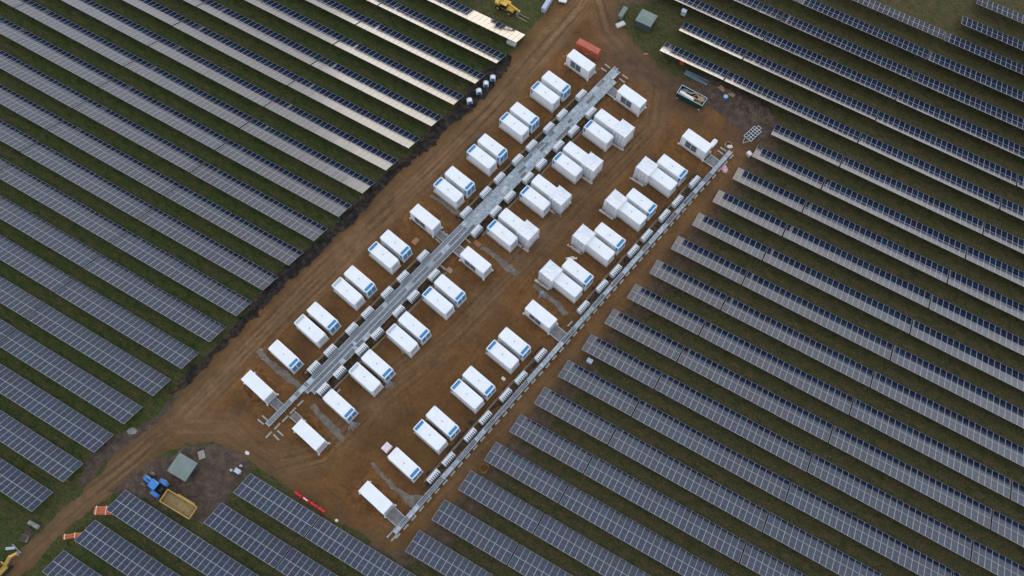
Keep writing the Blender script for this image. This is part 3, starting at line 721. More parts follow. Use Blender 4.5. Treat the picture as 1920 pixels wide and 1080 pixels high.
# ------------------------------------------------------------------ concrete sleepers around the tray ends
SLEEP = [(489, 791, 'v', 'bottom end of the wide tray, leftmost'), (497, 784, 'v', 'bottom end of the wide tray, second from the left'), (518, 820, 'v', 'below the wide tray end, lower of two'), (525.5, 812, 'v', 'below the wide tray end, upper of two'), (504, 815, 'u', 'right under the tip of the wide tray'), (520, 799, 'u', 'right of the wide tray tip, first up'), (535, 785, 'u', 'right of the wide tray tip, second up'), (549, 770, 'u', 'right of the wide tray tip, third up'), (563, 756, 'u', 'right of the wide tray tip, fourth up'),
         (1139, 124, 'v', 'left of the top end of the wide tray'), (1132, 131, 'v', 'left of the wide tray top, second'), (1172, 144, 'v', 'right of the top end of the wide tray'), (1166, 151, 'v', 'right of the wide tray top, second'), (854, 474, 'v', 'beside the centre middle bridging ladder'), (877, 451, 'v', 'above the centre middle bridging ladder'), (830, 501, 'v', 'beside the middle inverter right of the tray'), (836, 438, 'v', 'left of the tray by the centre left container'), (821, 451, 'v', 'left of the tray below the centre left container'),
         (731, 1002, 'u', 'bottom end of the narrow tray, left one'), (739, 1008, 'u', 'bottom end of the narrow tray, right one'), (1356, 280, 'v', 'left of the narrow tray top, upper'), (1351, 286, 'v', 'left of the narrow tray top, lower'), (1069, 607, 'u', 'beside the narrow tray near the centre right container'), (633, 735, 'u', 'beside the lowest inverter right of the wide tray')]
me_sl = MB().box((0, 0, .14), (1.5, .32, .3), 0, 0, .03).mesh('concrete_sleeper', 'conc')
for px, py, d, txt in SLEEP:
    p = at(px, py, .2); o = obj('concrete_sleeper', me_sl, None, (p[0], p[1], 0), TH + (math.pi / 2 if d == 'u' else 0) + R(random.uniform(-3, 3)))
    tag(o, f'pale concrete sleeper on soil, {txt}', 'sleeper', 'concrete sleepers')

# ------------------------------------------------------------------ vehicles
def wheel(t, x, y, r, w, mk='tyre', rim='offwhite'):
    o = MB().tube((x, y - w / 2, r), (x, y + w / 2, r), r, 20).build('wheel', mk, t)
    MB().tube((x, y - w / 2 - .02, r), (x, y + w / 2 + .02, r), r * .5, 14).build('rim', rim, o)
def tractor():
    p0, p1 = at(299, 915, 1.2), at(275, 897, 1.5); a = math.atan2(*(p1 - p0)[::-1])
    t = thing('tractor', 'blue farm tractor parked on mud beside the yellow tipping trailer', 'tractor', p0, a)
    MB().box((1.6, 0, .85), (3.6, .7, .5), 0, 0, .05).build('chassis', 'dark', t)
    h = MB(); h.box((2.35, 0, 1.45), (1.75, .95, .75), 0, 0, .12); h.box((3.2, 0, 1.4), (.25, .8, .6), 0, 0, .05); h.build('bonnet', 'tblue', t)
    MB().box((3.36, 0, 1.35), (.06, .6, .4)).build('grille', 'dark', t)
    c = MB().box((.75, 0, 1.95), (1.5, 1.5, 1.3), 0, 0, .06, top=None).build('cab', 'glassd', t)
    MB().box((.72, 0, 2.72), (1.55, 1.5, .2), 0, 0, .08).build('roof', 'tblue', c)
    MB().tube((1.62, -.5, 1.6), (1.62, -.5, 2.75), .05, 8).build('exhaust', 'dark', t)
    for sy in (-1, 1):
        f = MB()
        for k in range(5):
            b = R(20 + 32 * k); f.box((-.0 + math.cos(b) * 1.0, sy * 1.2, .88 + math.sin(b) * 1.0), (.62, .62, .07), 0, 0, 0, None) if False else f.add([(math.cos(R(15 + 30 * k)) * .98, sy * 1.2 - .34, .88 + math.sin(R(15 + 30 * k)) * .98), (math.cos(R(15 + 30 * k)) * .98, sy * 1.2 + .34, .88 + math.sin(R(15 + 30 * k)) * .98), (math.cos(R(45 + 30 * k)) * .98, sy * 1.2 + .34, .88 + math.sin(R(45 + 30 * k)) * .98), (math.cos(R(45 + 30 * k)) * .98, sy * 1.2 - .34, .88 + math.sin(R(45 + 30 * k)) * .98)], [(0, 1, 2, 3) if sy > 0 else (3, 2, 1, 0)])
        o = f.build('fender', 'tblue', t); md = o.modifiers.new('thick', 'SOLIDIFY'); md.thickness = .05
        wheel(t, 0, sy * 1.3, .86, .5, 'mudtyre', 'offwhite'); wheel(t, 2.9, sy * 1.15, .6, .38, 'mudtyre', 'offwhite')
    MB().box((-1.15, 0, .6), (1.1, .18, .14)).build('drawbar', 'dark', t)
    MB().box((3.75, 0, .8), (.45, .9, .45), 0, 0, .08).build('front_weight', 'mudtyre', t)
    for sy in (-1, 1): MB().box((1.45, sy * .98, 2.2), (.06, .26, .36)).build('mirror', 'dark', t)
    m = MB(); m.box((-.5, 0, 1.15), (.5, .9, .5)); m.tube((-.6, -.45, 1.2), (-1.3, -.4, .65), .06); m.tube((-.6, .45, 1.2), (-1.3, .4, .65), .06); m.build('linkage', 'dark', t)
    MB().box((2.2, 0, 1.835), (1.1, .18, .03)).build('bonnet_vent', 'dark', t)
tractor()
def trailer():
    t = thing('tipping_trailer', 'yellow open tipping trailer standing empty behind the blue tractor', 'trailer', (-58.95, -12.9), R(1.0))
    L, Wd = 6.3, 2.3
    f = MB(); f.box((0, 0, 1.02), (L - .3, Wd - .25, .1)); f.build('floor', 'ochre', t)
    w = MB()
    for sy in (-1, 1): w.add([(-L / 2 + .15, sy * (Wd / 2 - .15), 1.05), (L / 2 - .15, sy * (Wd / 2 - .15), 1.05), (L / 2, sy * Wd / 2, 2.0), (-L / 2, sy * Wd / 2, 2.0), (-L / 2 + .15, sy * (Wd / 2 - .09), 1.05), (L / 2 - .15, sy * (Wd / 2 - .09), 1.05), (L / 2, sy * (Wd / 2 + .06), 2.0), (-L / 2, sy * (Wd / 2 + .06), 2.0)], [(0, 1, 2, 3), (7, 6, 5, 4), (3, 2, 6, 7)])
    for sx in (-1, 1): w.add([(sx * (L / 2 - .15), -Wd / 2 + .15, 1.05), (sx * (L / 2 - .15), Wd / 2 - .15, 1.05), (sx * L / 2, Wd / 2, 2.0), (sx * L / 2, -Wd / 2, 2.0), (sx * (L / 2 - .07), -Wd / 2 + .15, 1.05), (sx * (L / 2 - .07), Wd / 2 - .15, 1.05), (sx * (L / 2 + .08), Wd / 2, 2.0), (sx * (L / 2 + .08), -Wd / 2, 2.0)], [(0, 1, 2, 3), (7, 6, 5, 4), (3, 2, 6, 7)])
    w.build('tub_wall', 'ochre', t)
    r = MB()
    for sy in (-1, 1): r.box((0, sy * (Wd / 2 + .02), 2.02), (L + .1, .13, .1))
    r.box((-L / 2 - .02, 0, 2.02), (.14, Wd - .1, .1)); r.box((L / 2 + .02, 0, 2.02), (.12, Wd - .1, .08)); r.build('rim', 'yellow', t)
    MB().box((.6, Wd / 2 + .16, 1.72), (3.6, .26, .1), 0).build('side_ledge', 'yellow', t)
    c = MB()
    for sy in (-1, 1): c.box((-.3, sy * .4, .8), (6.4, .14, .24))
    c.box((-3.9, 0, .7), (1.5, .16, .16)); c.build('chassis', 'dark', t)
    for x in (.6, 2.0):
        for sy in (-1, 1): wheel(t, x, sy * 1.0, .44, .42, 'tyre', 'yellow')
trailer()
def telehandler():
    p = at(962, 10, 1.0)
    t = thing('telehandler', 'yellow telehandler with long pallet forks on the grass at the top edge', 'telehandler', (p[0] - 1.2, p[1] - 1.0), R(-3))
    MB().box((0, 0, 1.0), (4.2, 1.5, .7), 0, 0, .08).build('chassis', 'yellow2', t)
    MB().box((-1.9, 0, 1.55), (1.1, 1.9, .8), 0, 0, .12).build('counterweight', 'yellow2', t)
    MB().box((-.3, .75, 1.55), (2.0, .7, .75), 0, 0, .1).build('engine_cover', 'yellow2', t)
    c = MB().box((-.2, -.6, 1.85), (1.5, .9, 1.2), 0, 0, .06).build('cab', 'glassd', t)
    MB().box((-.2, -.6, 2.5), (1.6, 1.0, .12), 0, 0, .04).build('roof', 'yellow2', c)
    b = MB(); T = Matrix.Translation((.6, .12, 2.15)) @ Matrix.Rotation(R(14), 4, 'Y'); b.box((0, 0, 0), (4.6, .42, .45), 0, 0, .04, T); b.box((2.2, 0, -.05), (1.6, .3, .32), 0, 0, .03, T); b.build('boom', 'yellow2', t)
    for x in (-1.5, 1.5):
        for sy in (-1, 1): wheel(t, x, sy * 1.0, .62, .45, 'tyre', 'yellow2')
    MB().box((3.2, 0, .75), (.2, 1.5, 1.1)).build('fork_carriage', 'galvd', t)
    for sy in (-1, 1): MB().box((4.55, sy * .45, .24), (2.5, .13, .07)).build('fork', 'wood', t)
telehandler()
def pickup():
    p = at(1056, -8, .8)
    t = thing('pickup_truck', 'white pickup truck on the track, cut off by the top edge', 'truck', (p[0], p[1] + .8), R(-75))
    MB().box((0, 0, .75), (5.0, 1.8, .6), 0, 0, .1).build('body', 'white', t)
    c = MB().box((.2, 0, 1.35), (1.9, 1.6, .7), 0, 0, .15).build('cab', 'glassd', t)
    MB().box((.1, 0, 1.72), (1.5, 1.45, .08), 0, 0, .03).build('roof', 'white', c)
    b = MB(); b.box((-1.6, .84, 1.15), (1.7, .08, .3)); b.box((-1.6, -.84, 1.15), (1.7, .08, .3)); b.box((-2.45, 0, 1.15), (.08, 1.6, .3)); b.build('load_bed', 'white', t)
    MB().box((2.35, 0, 1.055), (.6, 1.5, .03)).build('bonnet', 'white2', t)
    for x in (-1.5, 1.55):
        for sy in (-1, 1): wheel(t, x, sy * .82, .38, .26)
pickup()
def digger():
    p = at(2, 1066, 1.0); q = at(40, 1030, .5); a = math.atan2(*(q - p)[::-1])
    t = thing('mini_digger', 'yellow tracked digger beside the track at the bottom left corner', 'digger', p, a)
    for sy in (-1, 1): MB().box((0, sy * .85, .35), (2.6, .45, .66), 0, 0, .14).build('crawler_track', 'tyre', t)
    MB().box((-.3, 0, 1.1), (2.4, 1.7, .75), 0, 0, .15).build('body', 'yellow', t)
    c = MB().box((.2, .35, 1.9), (1.1, .85, 1.1), 0, 0, .08).build('cab', 'glassd', t); MB().box((.2, .35, 2.5), (1.2, .95, .1), 0, 0, .03).build('roof', 'yellow', c)
    b = MB(); b.box((0, 0, 0), (2.3, .55, .5), 0, 0, .06, Matrix.Translation((1.7, -.25, 1.75)) @ Matrix.Rotation(R(-28), 4, 'Y')); b.box((0, 0, 0), (1.3, .42, .42), 0, 0, .05, Matrix.Translation((2.95, -.25, 1.7)) @ Matrix.Rotation(R(50), 4, 'Y')); b.build('boom', 'yellow', t)
    MB().box((3.35, -.25, .95), (.5, .8, .5), 0, 0, .08).build('bucket', 'galvd', t)
digger()

# ------------------------------------------------------------------ kiosks, stores, skip
def kiosk(loc, rz, label, w, d, h):
    t = thing('substation_kiosk', label, 'kiosk', loc, rz, 'green substation kiosks')
    MB().box((0, 0, h / 2 - .05), (w - .25, d - .25, h - .1), 0, 0, .04).build('wall', 'kgreend', t)
    b = MB(); b.add([(-w / 2, -d / 2, h - .12), (w / 2, -d / 2, h - .12), (w / 2, d / 2, h - .12), (-w / 2, d / 2, h - .12), (-w / 2, -d / 2, h), (w / 2, -d / 2, h), (w / 2, d / 2, h), (-w / 2, d / 2, h), (-w * .3, 0, h + .14), (w * .3, 0, h + .14)], [(3, 2, 1, 0), (0, 1, 5, 4), (1, 2, 6, 5), (2, 3, 7, 6), (3, 0, 4, 7), (4, 5, 9, 8), (6, 7, 8, 9), (5, 6, 9), (7, 4, 8)])
    b.build('roof', 'kgreen', t)
    for i in (-1, 1): MB().box((i * .75, -d / 2 + .115, 1.15), (1.35, .05, 2.0)).build('door', 'kgreend', t)
    MB().box((w / 2 - .115, 0, 1.15), (.05, 1.4, 1.9)).build('louvre', 'dark', t)
kiosk((-62.16, -7.38), R(1), 'grey green substation kiosk on the mud behind the blue tractor', 3.95, 3.7, 2.4)
kiosk((-34.3, 120.93), R(0), 'grey green substation kiosk on grass at the top of the site', 3.75, 3.5, 2.4)
t = thing('storage_container', 'red oxide steel store standing behind the top left white container', 'container', W(54.9, -23.75 + 21.2) if False else (-41.8, 108.1), R(-3))
MB().box((0, 0, 1.2), (5.4, 1.55, 2.3), 0, 0, .05).build('body', 'red', t)
m = MB()
for i in range(17): m.box((-2.5 + i * .312, -.79, 1.2), (.14, .06, 2.0))
m.build('corrugation', 'red', t)
m = MB(); m.box((0, 0, 2.36), (5.3, 1.4, .03)); m.box((0, 0, 2.38), (.06, 1.4, .05)); m.build('roof', 'red', t)
MB().box((-.6, -.83, 1.1), (.9, .04, 1.5)).build('door', 'redp' if False else 'red', t)
MB().box((-.2, -.835, .55), (1.1, .03, .35)).build('notice_plate', 'offwhite', t)
def skip():
    t = thing('skip', 'dark green open skip heaped with timber and white foam waste', 'skip', (-17.14, 108.3), R(-3))
    L, Wd, h = 6.05, 2.3, 1.9
    w = MB()
    for sy in (-1, 1): w.add([(-L / 2 + .1, sy * (Wd / 2 - .1), .2), (L / 2 - .1, sy * (Wd / 2 - .1), .2), (L / 2, sy * Wd / 2, h), (-L / 2, sy * Wd / 2, h), (-L / 2 + .1, sy * (Wd / 2 - .17), .2), (L / 2 - .1, sy * (Wd / 2 - .17), .2), (L / 2, sy * (Wd / 2 - .07), h), (-L / 2, sy * (Wd / 2 - .07), h)], [(0, 1, 2, 3), (7, 6, 5, 4), (3, 2, 6, 7)])
    for sx in (-1, 1): w.add([(sx * (L / 2 - .1), -Wd / 2 + .1, .2), (sx * (L / 2 - .1), Wd / 2 - .1, .2), (sx * L / 2, Wd / 2, h), (sx * L / 2, -Wd / 2, h), (sx * (L / 2 - .17), -Wd / 2 + .1, .2), (sx * (L / 2 - .17), Wd / 2 - .1, .2), (sx * (L / 2 - .07), Wd / 2, h), (sx * (L / 2 - .07), -Wd / 2, h)], [(0, 1, 2, 3), (7, 6, 5, 4), (3, 2, 6, 7)])
    for i in range(9): w.box((-2.6 + i * .65, -Wd / 2 - .0, .85), (.09, .1, 1.2))
    w.build('wall', 'skip', t)
    MB().box((0, 0, .2), (L - .25, Wd - .25, .08)).build('floor', 'dark', t)
    r = MB()
    for sy in (-1, 1): r.box((0, sy * (Wd / 2 - .03), h + .03), (L + .06, .12, .1))
    for sx in (-1, 1): r.box((sx * (L / 2 - .03), 0, h + .03), (.12, Wd - .2, .1))
    r.build('rim', 'vent', t)
    for x in (-2.6, 2.6): MB().tube((x, -Wd / 2 - .12, .2), (x, -Wd / 2 + .1, .2), .2, 12).build('roller', 'offwhite', t)
skip()
ca, sa = math.cos(R(-3)), math.sin(R(-3))
def inskip(x, y): return (-17.14 + x * ca - y * sa, 108.3 + x * sa + y * ca)
m = MB(); m.box((0, 0, 0), (3.4, .65, .5), 0, 0, .1, Matrix.Rotation(R(4), 4, 'Y'))
o = tag(m.build('foam_slab', 'foam', None, (*inskip(-.9, -.55), 1.75), R(-4)), 'long cream foam slab lying along the front wall of the green skip', 'foam')
m = MB()
for i in range(14): m.box((random.uniform(-.7, .7), random.uniform(-.7, .7), .1 + i * .06), (random.uniform(.7, 1.5), .14, .06), R(random.uniform(-60, 60)))
tag(m.build('timber_heap', 'wood', None, (*inskip(.55, .25), 1.15)), 'heap of pinkish broken timber in the middle of the green skip', 'timber')
def pallet(loc, rz, label, sx=1.2, sy=1.0, mk='wood', group='wooden pallets'):
    m = MB()
    for i in range(6): m.box((0, -sy / 2 + (i + .5) * sy / 6, .13), (sx, sy / 8, .025))
    for i in (-1, 0, 1): m.box((i * (sx / 2 - .06), 0, .06), (.1, sy, .11))
    tag(m.build('wooden_pallet', mk, None, loc, rz), label, 'pallet', group)
pallet((*inskip(2.0, .35), 1.68), R(8), 'brown wooden pallet lying in the right end of the green skip', 1.4, 1.2)
pallet((*inskip(1.9, -.5), 1.62), R(-14), 'second wooden pallet in the right end of the skip, nearer its front wall', 1.2, .8, 'woodd')
m = MB()
for i in range(10): m.box((random.uniform(-.8, .8), random.uniform(-.6, .6), .05 + i * .05), (random.uniform(.8, 1.6), .3, .05), R(random.uniform(-40, 40)))
tag(m.build('scrap_sheets', 'galvd', None, (*inskip(-1.9, .3), 1.1)), 'grey scrap sheets in the left end of the green skip', 'scrap')

# ------------------------------------------------------------------ smaller site things
def drum(px, py, txt):
    p = at(px, py, .65); a = math.atan2(*(at(px, py + 20, 0) - at(px, py, 0))[::-1])
    t = thing('cable_drum', f'white wrapped cable drum with blue face by the ditch, {txt}', 'cable drum', p, a + R(random.uniform(-12, 12)), 'white and blue cable drums')
    MB().tube((-.45, 0, .66), (.38, 0, .66), .60, 22).build('wrapped_cable', 'white', t)
    for x in (-.5, .43): MB().tube((x - .04, 0, .66), (x + .04, 0, .66), .66, 22).build('flange', 'kgrey', t)
    MB().tube((.47, 0, .66), (.5, 0, .66), .42, 16).build('face_label', 'bluep', t)
    MB().tube((.5, 0, .66), (.515, 0, .66), .12, 10).build('hub', 'darkblue', t)
for q in ((880.5, 190, 'lowest of four'), (898, 172, 'second lowest of four'), (911, 158, 'second highest of four'), (924, 147, 'highest of four')): drum(*q)
for i in range(4):
    p = at(559 + i * 14.5, 927 + i * 9.6, .5)
    t = thing('barrier', f'{"red" if i != 1 else "red and pale orange"} plastic barrier beside a solar row, {ORD[i + 1]} from the left', 'barrier', p, R(-3.4 + random.uniform(-2, 2)), 'red plastic barriers')
    MB().box((0, 0, .42), (1.52, .5, .84), 0, 0, 0, None, (1.5, .22)).build('body', 'redp', t)
    for x in (-.5, .5): MB().box((x, 0, .06), (.3, .62, .12)).build('foot', 'redp', t)
    if i == 1: MB().box((0, 0, .86), (.9, .2, .05)).build('reflector_strip', 'strap', t)
def bundle(a, b, n, label):
    p, q = at(*a, .4), at(*b, .4); d = q - p; L = 3.4; ang = math.atan2(d[1], d[0])
    t = thing('duct_bundle', label, 'duct bundle', p, ang, 'orange duct bundles')
    for r in range(2):
        for i in range(n - r): MB().tube((random.uniform(-.1, .1), (i - (n - 1 - r) / 2) * .3, .16 + r * .26), (L, (i - (n - 1 - r) / 2) * .3, .16 + r * .26), .14, 12).build('duct', 'orange', t)
    for x in (.35, 2.1): MB().box((x, 0, .3), (.1, n * .3 + .04, .62)).build('strap', 'strap', t)
bundle((177, 957), (206, 957), 5, 'larger strapped bundle of orange ducts beside the track, upper of two')
bundle((118, 1007), (148, 1003), 3, 'smaller strapped bundle of orange ducts beside the track, lower of two')
def frame_trailer():
    t = thing('flatbed_trailer', 'grey lattice trailer chassis with drawbar on mud near the narrow tray top', 'trailer', (-2.25, 106.92), R(74))
    m = MB()
    for y in (-.95, -.3, .3, .95): m.box((0, y, .75), (3.4, .09, .12))
    for x in (-1.65, -.9, -.2, .5, 1.1, 1.65): m.box((x, 0, .83), (.1, 1.98, .05))
    m.build('deck_frame', 'galv2', t)
    m = MB(); m.tube((-1.6, -.7, .7), (-3.0, 0, .55), .06); m.tube((-1.6, .7, .7), (-3.0, 0, .55), .06); m.build('drawbar', 'galv', t)
    m = MB(); m.box((2.0, .4, .8), (.7, .08, .08)); m.box((2.0, -.4, .8), (.7, .08, .08)); m.box((2.35, 0, .82), (.08, .9, .06)); m.build('loading_ramp', 'galv2', t)
    for x in (-.35, .45):
        for sy in (-1, 1): wheel(t, x, sy * 1.05, .32, .2)
frame_trailer()
p = at(1336, 270, .8); t = thing('water_tank', 'white rounded water tank at the right end of the top right container', 'tank', (p[0] + .1, p[1]), R(79))
MB().box((0, 0, .95), (2.0, .95, 1.3), 0, 0, .22).build('body', 'white', t, smooth=False); MB().box((0, 0, .15), (1.9, .95, .3)).build('pallet', 'woodd', t); MB().tube((.4, 0, 1.6), (.4, 0, 1.68), .18, 12).build('lid', 'offwhite', t)
def case(name, px, py, z, d, rz, mk, label, cat, lidmk=None):
    p = at(px, py, z); t = thing(name, label, cat, p, rz)
    MB().box((0, 0, d[2] / 2), d, 0, 0, min(.06, d[2] / 5)).build('body', mk, t)
    MB().box((0, 0, d[2] + .012), (d[0] * .92, d[1] * .92, .05), 0, 0, .015).build('lid', lidmk or mk, t)
    return t
case('crate', 1405.5, 287.5, .8, (1.1, .85, .9), R(-28), 'white', 'white crate beside a solar row end near the narrow tray top', 'crate')
case('wrapped_load', 725, 839, .8, (1.4, 1.6, .95), TH, 'pinkw', 'pink and white wrapped pallet load behind a single battery container', 'load')
case('storage_box', 1168, 22, 1.0, (1.05, 3.0, 1.1), R(0), 'kgreen', 'long grey green storage box near the top kiosk', 'box')
case('storage_box', 1026, 5, 1.2, (1.0, 4.0, 1.4), R(2), 'kgrey', 'long pale grey box on the grass cut off by the top edge', 'box')
case('crate', 1163.5, 45.5, .4, (2.1, 1.15, .5), R(57), 'white', 'low white case lying on grass below the grey green storage box', 'crate')
case('crate', 959, 79, .7, (2.1, .9, .9), R(2), 'white', 'pale crate under the end of the top left solar row', 'crate')
case('storage_box', 944, 710, .4, (.8, .6, .5), TH, 'cream', 'small cream box on soil right of a battery pair', 'box')
case('crate', 779, 452, .25, (1.1, 1.5, .3), TH, 'brick', 'flat orange brown wooden crate right of a battery pair', 'crate', 'brick')
def cabinet(px, py, z, d, label, mk='kgrey', rz=0):
    p = at(px, py, z); t = thing('field_cabinet', label, 'cabinet', p, rz, 'field cabinets')
    MB().box((0, 0, z - d[2] / 2), d, 0, 0, .03).build('body', mk, t)
    MB().box((0, 0, z + .03), (d[0] + .12, d[1] + .12, .06)).build('roof', mk, t)
    MB().box((0, -d[1] / 2 - .015, z - d[2] / 2), (d[0] * .85, .03, d[2] * .85)).build('door', 'vent', t)
    for sx in (-1, 1): MB().box((sx * (d[0] / 2 - .1), 0, (z - d[2]) / 2), (.09, d[1] * .7, max(.1, z - d[2]))).build('leg', 'steel', t)
cabinet(445, 883, 1.5, (1.0, .7, 1.0), 'pale blue grey field cabinet at a solar row end near the mud')
cabinet(1106, 676, 1.7, (1.0, .7, 1.1), 'pale grey field cabinet below a right field solar row')
cabinet(1283, 20, 2.1, (1.0, .8, 1.3), 'pale blue cabinet on tall legs by the top right solar row')
case('crate', 432.5, 881, .8, (.45, .45, .6), R(20), 'offwhite', 'small white box left of the pale blue field cabinet', 'box')
case('crate', 451, 873, .5, (.45, .4, .45), R(10), 'offwhite', 'small white box above the pale blue field cabinet', 'box')
pallet((*at(378, 853, .1), .05), R(-40), 'pale wooden pallet on mud beside the grey green kiosk', 1.5, 1.2, 'conc')
pallet((*at(968, 481, .1), .09), R(-8), 'grey wooden pallet on the soil between the container columns', 1.2, 1.0, 'woodd')
pallet((*at(757, 656, .1), .09), R(-30), 'thin wooden pallet between two battery pairs of the middle column', 1.3, 1.1, 'wood')
pallet((*at(843, 507, .1), .09), R(-12), 'wooden pallet beside an inverter right of the wide tray', 1.2, 1.0, 'wood')
pallet((*at(895, 457, .1), .09), R(-15), 'brown wooden pallet above the central equipment container', 1.5, 1.0, 'brick')
m = MB()
for i in range(5): m.box((random.uniform(-.5, .5), random.uniform(-.6, .6), .1 + .04 * i), (1.5, .35, .03), R(random.uniform(-60, 60)))
tag(m.build('plywood_offcuts', 'cream', None, (*at(1070, 488, 0), 0)), 'yellowish plywood offcuts on soil above a battery pair', 'timber')
p = at(1366, 271, .3); m = MB()
for k in range(4):
    pts = [(math.cos(R(a)) * (.75 - .03 * k), math.sin(R(a)) * (.75 - .03 * k), .1 + .09 * k) for a in range(0, 361, 30)]; m.path(pts, .06, 6)
tag(m.build('hose_coil', 'wood', None, (p[0], p[1], 0)), 'tan coil of hose on soil at the narrow tray top', 'hose')
tag(MB().box((0, 0, .3), (1.1, .75, .55), 0, 0, .2).build('sandbag_heap', 'foam', None, (*(at(1368, 274, .3) + np.array([.1, -.1])), 0), R(30)), 'cream bulk bag slumped beside the tan hose coil', 'bag')
def lump(name, px, py, rx, ry, h, mk, label, cat, rz=0, seed=0):
    r = np.random.default_rng(seed); n = 12; V = []; F = []
    for j, (rr, zz) in enumerate(((1, 0), (.95, .35), (.75, .75), (.4, .95))):
        for i in range(n):
            a = 2 * math.pi * i / n; V.append((math.cos(a) * rx * rr * r.uniform(.85, 1.12), math.sin(a) * ry * rr * r.uniform(.85, 1.12), zz * h * r.uniform(.8, 1.15) - (.05 if j == 0 else 0)))
    V.append((0, 0, h))
    for j in range(3):
        for i in range(n): F.append((j * n + i, j * n + (i + 1) % n, (j + 1) * n + (i + 1) % n, (j + 1) * n + i))
    for i in range(n): F.append((3 * n + i, 3 * n + (i + 1) % n, 4 * n))
    m = MB(); m.add(V, F); p = at(px, py, h / 2)
    return tag(m.build(name, mk, None, (p[0], p[1], 0), rz), label, cat)
lump('tarpaulin', 1359, 316, .7, 1.0, .45, 'pink', 'crumpled pink tarpaulin heap right of the narrow cable tray', 'tarpaulin', R(40), 3)
lump('concrete_lump', 247, 808, .95, .7, .5, 'concd', 'grey broken concrete lump at the track edge, lower left', 'concrete', .5, 4)
lump('spoil_heap', 1352, 178, .8, .6, .5, 'mud', 'dark soil heap beside the green skip', 'soil heap', 0, 5)
lump('litter_heap', 463, 849, .5, .35, .25, 'pinkw', 'small pale pink litter heap at the yard edge above the field cabinet', 'litter', 0, 6)
lump('litter_heap', 631, 976, .35, .3, .2, 'cream', 'small cream litter heap beside the bottom solar row', 'litter', 0, 7)
lump('litter_heap', 1211, 101, .6, .3, .25, 'brick', 'small orange litter heap at the top yard edge', 'litter', .6, 8)
lump('red_sack', 1279, 117, .6, .5, .6, 'redp', 'bright red sack under the edge of a top solar row', 'sack', 0, 9)
t = thing('plastic_barrel', 'blue plastic barrel among rubble right of the green skip', 'barrel', at(1360, 183, .5))
MB().tube((0, 0, 0), (0, 0, .95), .55, 18).build('body', 'bluep', t); MB().tube((0, 0, .95), (0, 0, 1.0), .45, 18).build('lid', 'kgrey', t)
p, q = at(1283, 137, .3), at(1326, 160, .3); ang = math.atan2(*(q - p)[::-1])
for i in range(3):
    m = MB(); m.box((2.8, 0, .16), (5.6, .08, .28)); m.box((2.8, 0, .31), (5.6, .22, .03)); m.box((2.8, 0, .01), (5.6, .22, .03))
    off = np.array([-math.sin(ang), math.cos(ang)]) * i * .42
    tag(m.build('steel_beam', 'tarmetal', None, (p[0] + off[0], p[1] + off[1], .05), ang + R(random.uniform(-1.5, 1.5))), f'long blue grey steel beam beside the green skip, {("nearest the skip", "middle of three", "nearest the solar row")[i]}', 'beam', 'blue grey steel beams')
for i, (px, py, rz) in enumerate(((1353, 167, -20), (1371, 178, -5), (1364, 172, 30))):
    pallet((*at(px, py, .15), .25), R(rz), f'weathered pallet dumped by the blue barrel, {("left", "right", "middle")[i]} one of three', 1.5, 1.0, 'wood' if i != 2 else 'woodd', 'pallets by the barrel')
p, q = at(870, 277, .2), at(906, 247, .2); a_ = math.atan2(*(q - p)[::-1]); Lr = float(np.hypot(*(q - p)))
m = MB()
for i in range(4): m.box((Lr / 2 + random.uniform(-.2, .2), i * .22 - .3, .12 + .08 * (i % 2)), (Lr * random.uniform(.85, 1), .16, .14))
tag(m.build('timber_stack', 'woodd', None, (p[0], p[1], .05), a_), 'long low stack of weathered timbers left of a battery pair, left column', 'timber')
# rubble: too many lumps to count
m = MB(); r = random.Random(4)
for i in range(260):
    tt = r.random(); px = 1330 + 115 * tt + r.gauss(0, 9); py = 165 + 62 * tt + r.gauss(0, 9); p = at(px, py, 0); s = r.uniform(.1, .32)
    m.box((p[0], p[1], .2 + s * .25), (s * r.uniform(1, 2.4), s, s * .8), r.uniform(0, 3), r.randrange(3), 0, None, (s * .9, s * .7))
o = m.build('rubble', ['mud', 'woodd', 'soil2']); o['kind'] = 'stuff'; o['label'] = 'loose stones and broken soil along the top right yard edge'
m = MB()
for i in range(160):
    k = r.randrange(len(DITCH) // 2); px, py = DITCH[k]; p = at(px + r.gauss(2, 9), py + r.gauss(2, 8), 0); s = r.uniform(.06, .2)
    m.box((p[0], p[1], .1), (s * 1.5, s, s), r.uniform(0, 3), r.randrange(2), 0, None, (s, s * .6))
for i in range(900):
    u = r.uniform(-50, 53); v = r.choice([-19.6, -16, -12, 11, 14]) + r.gauss(0, 1.6); s = r.uniform(.05, .16); x, y, _ = W(u, v)
    m.box((x, y, .1), (s * 1.6, s, s), r.uniform(0, 3), r.randrange(3), 0, None, (s, s * .6))
o = m.build('stones', ['mud', 'woodd', 'soil2']); o['kind'] = 'stuff'
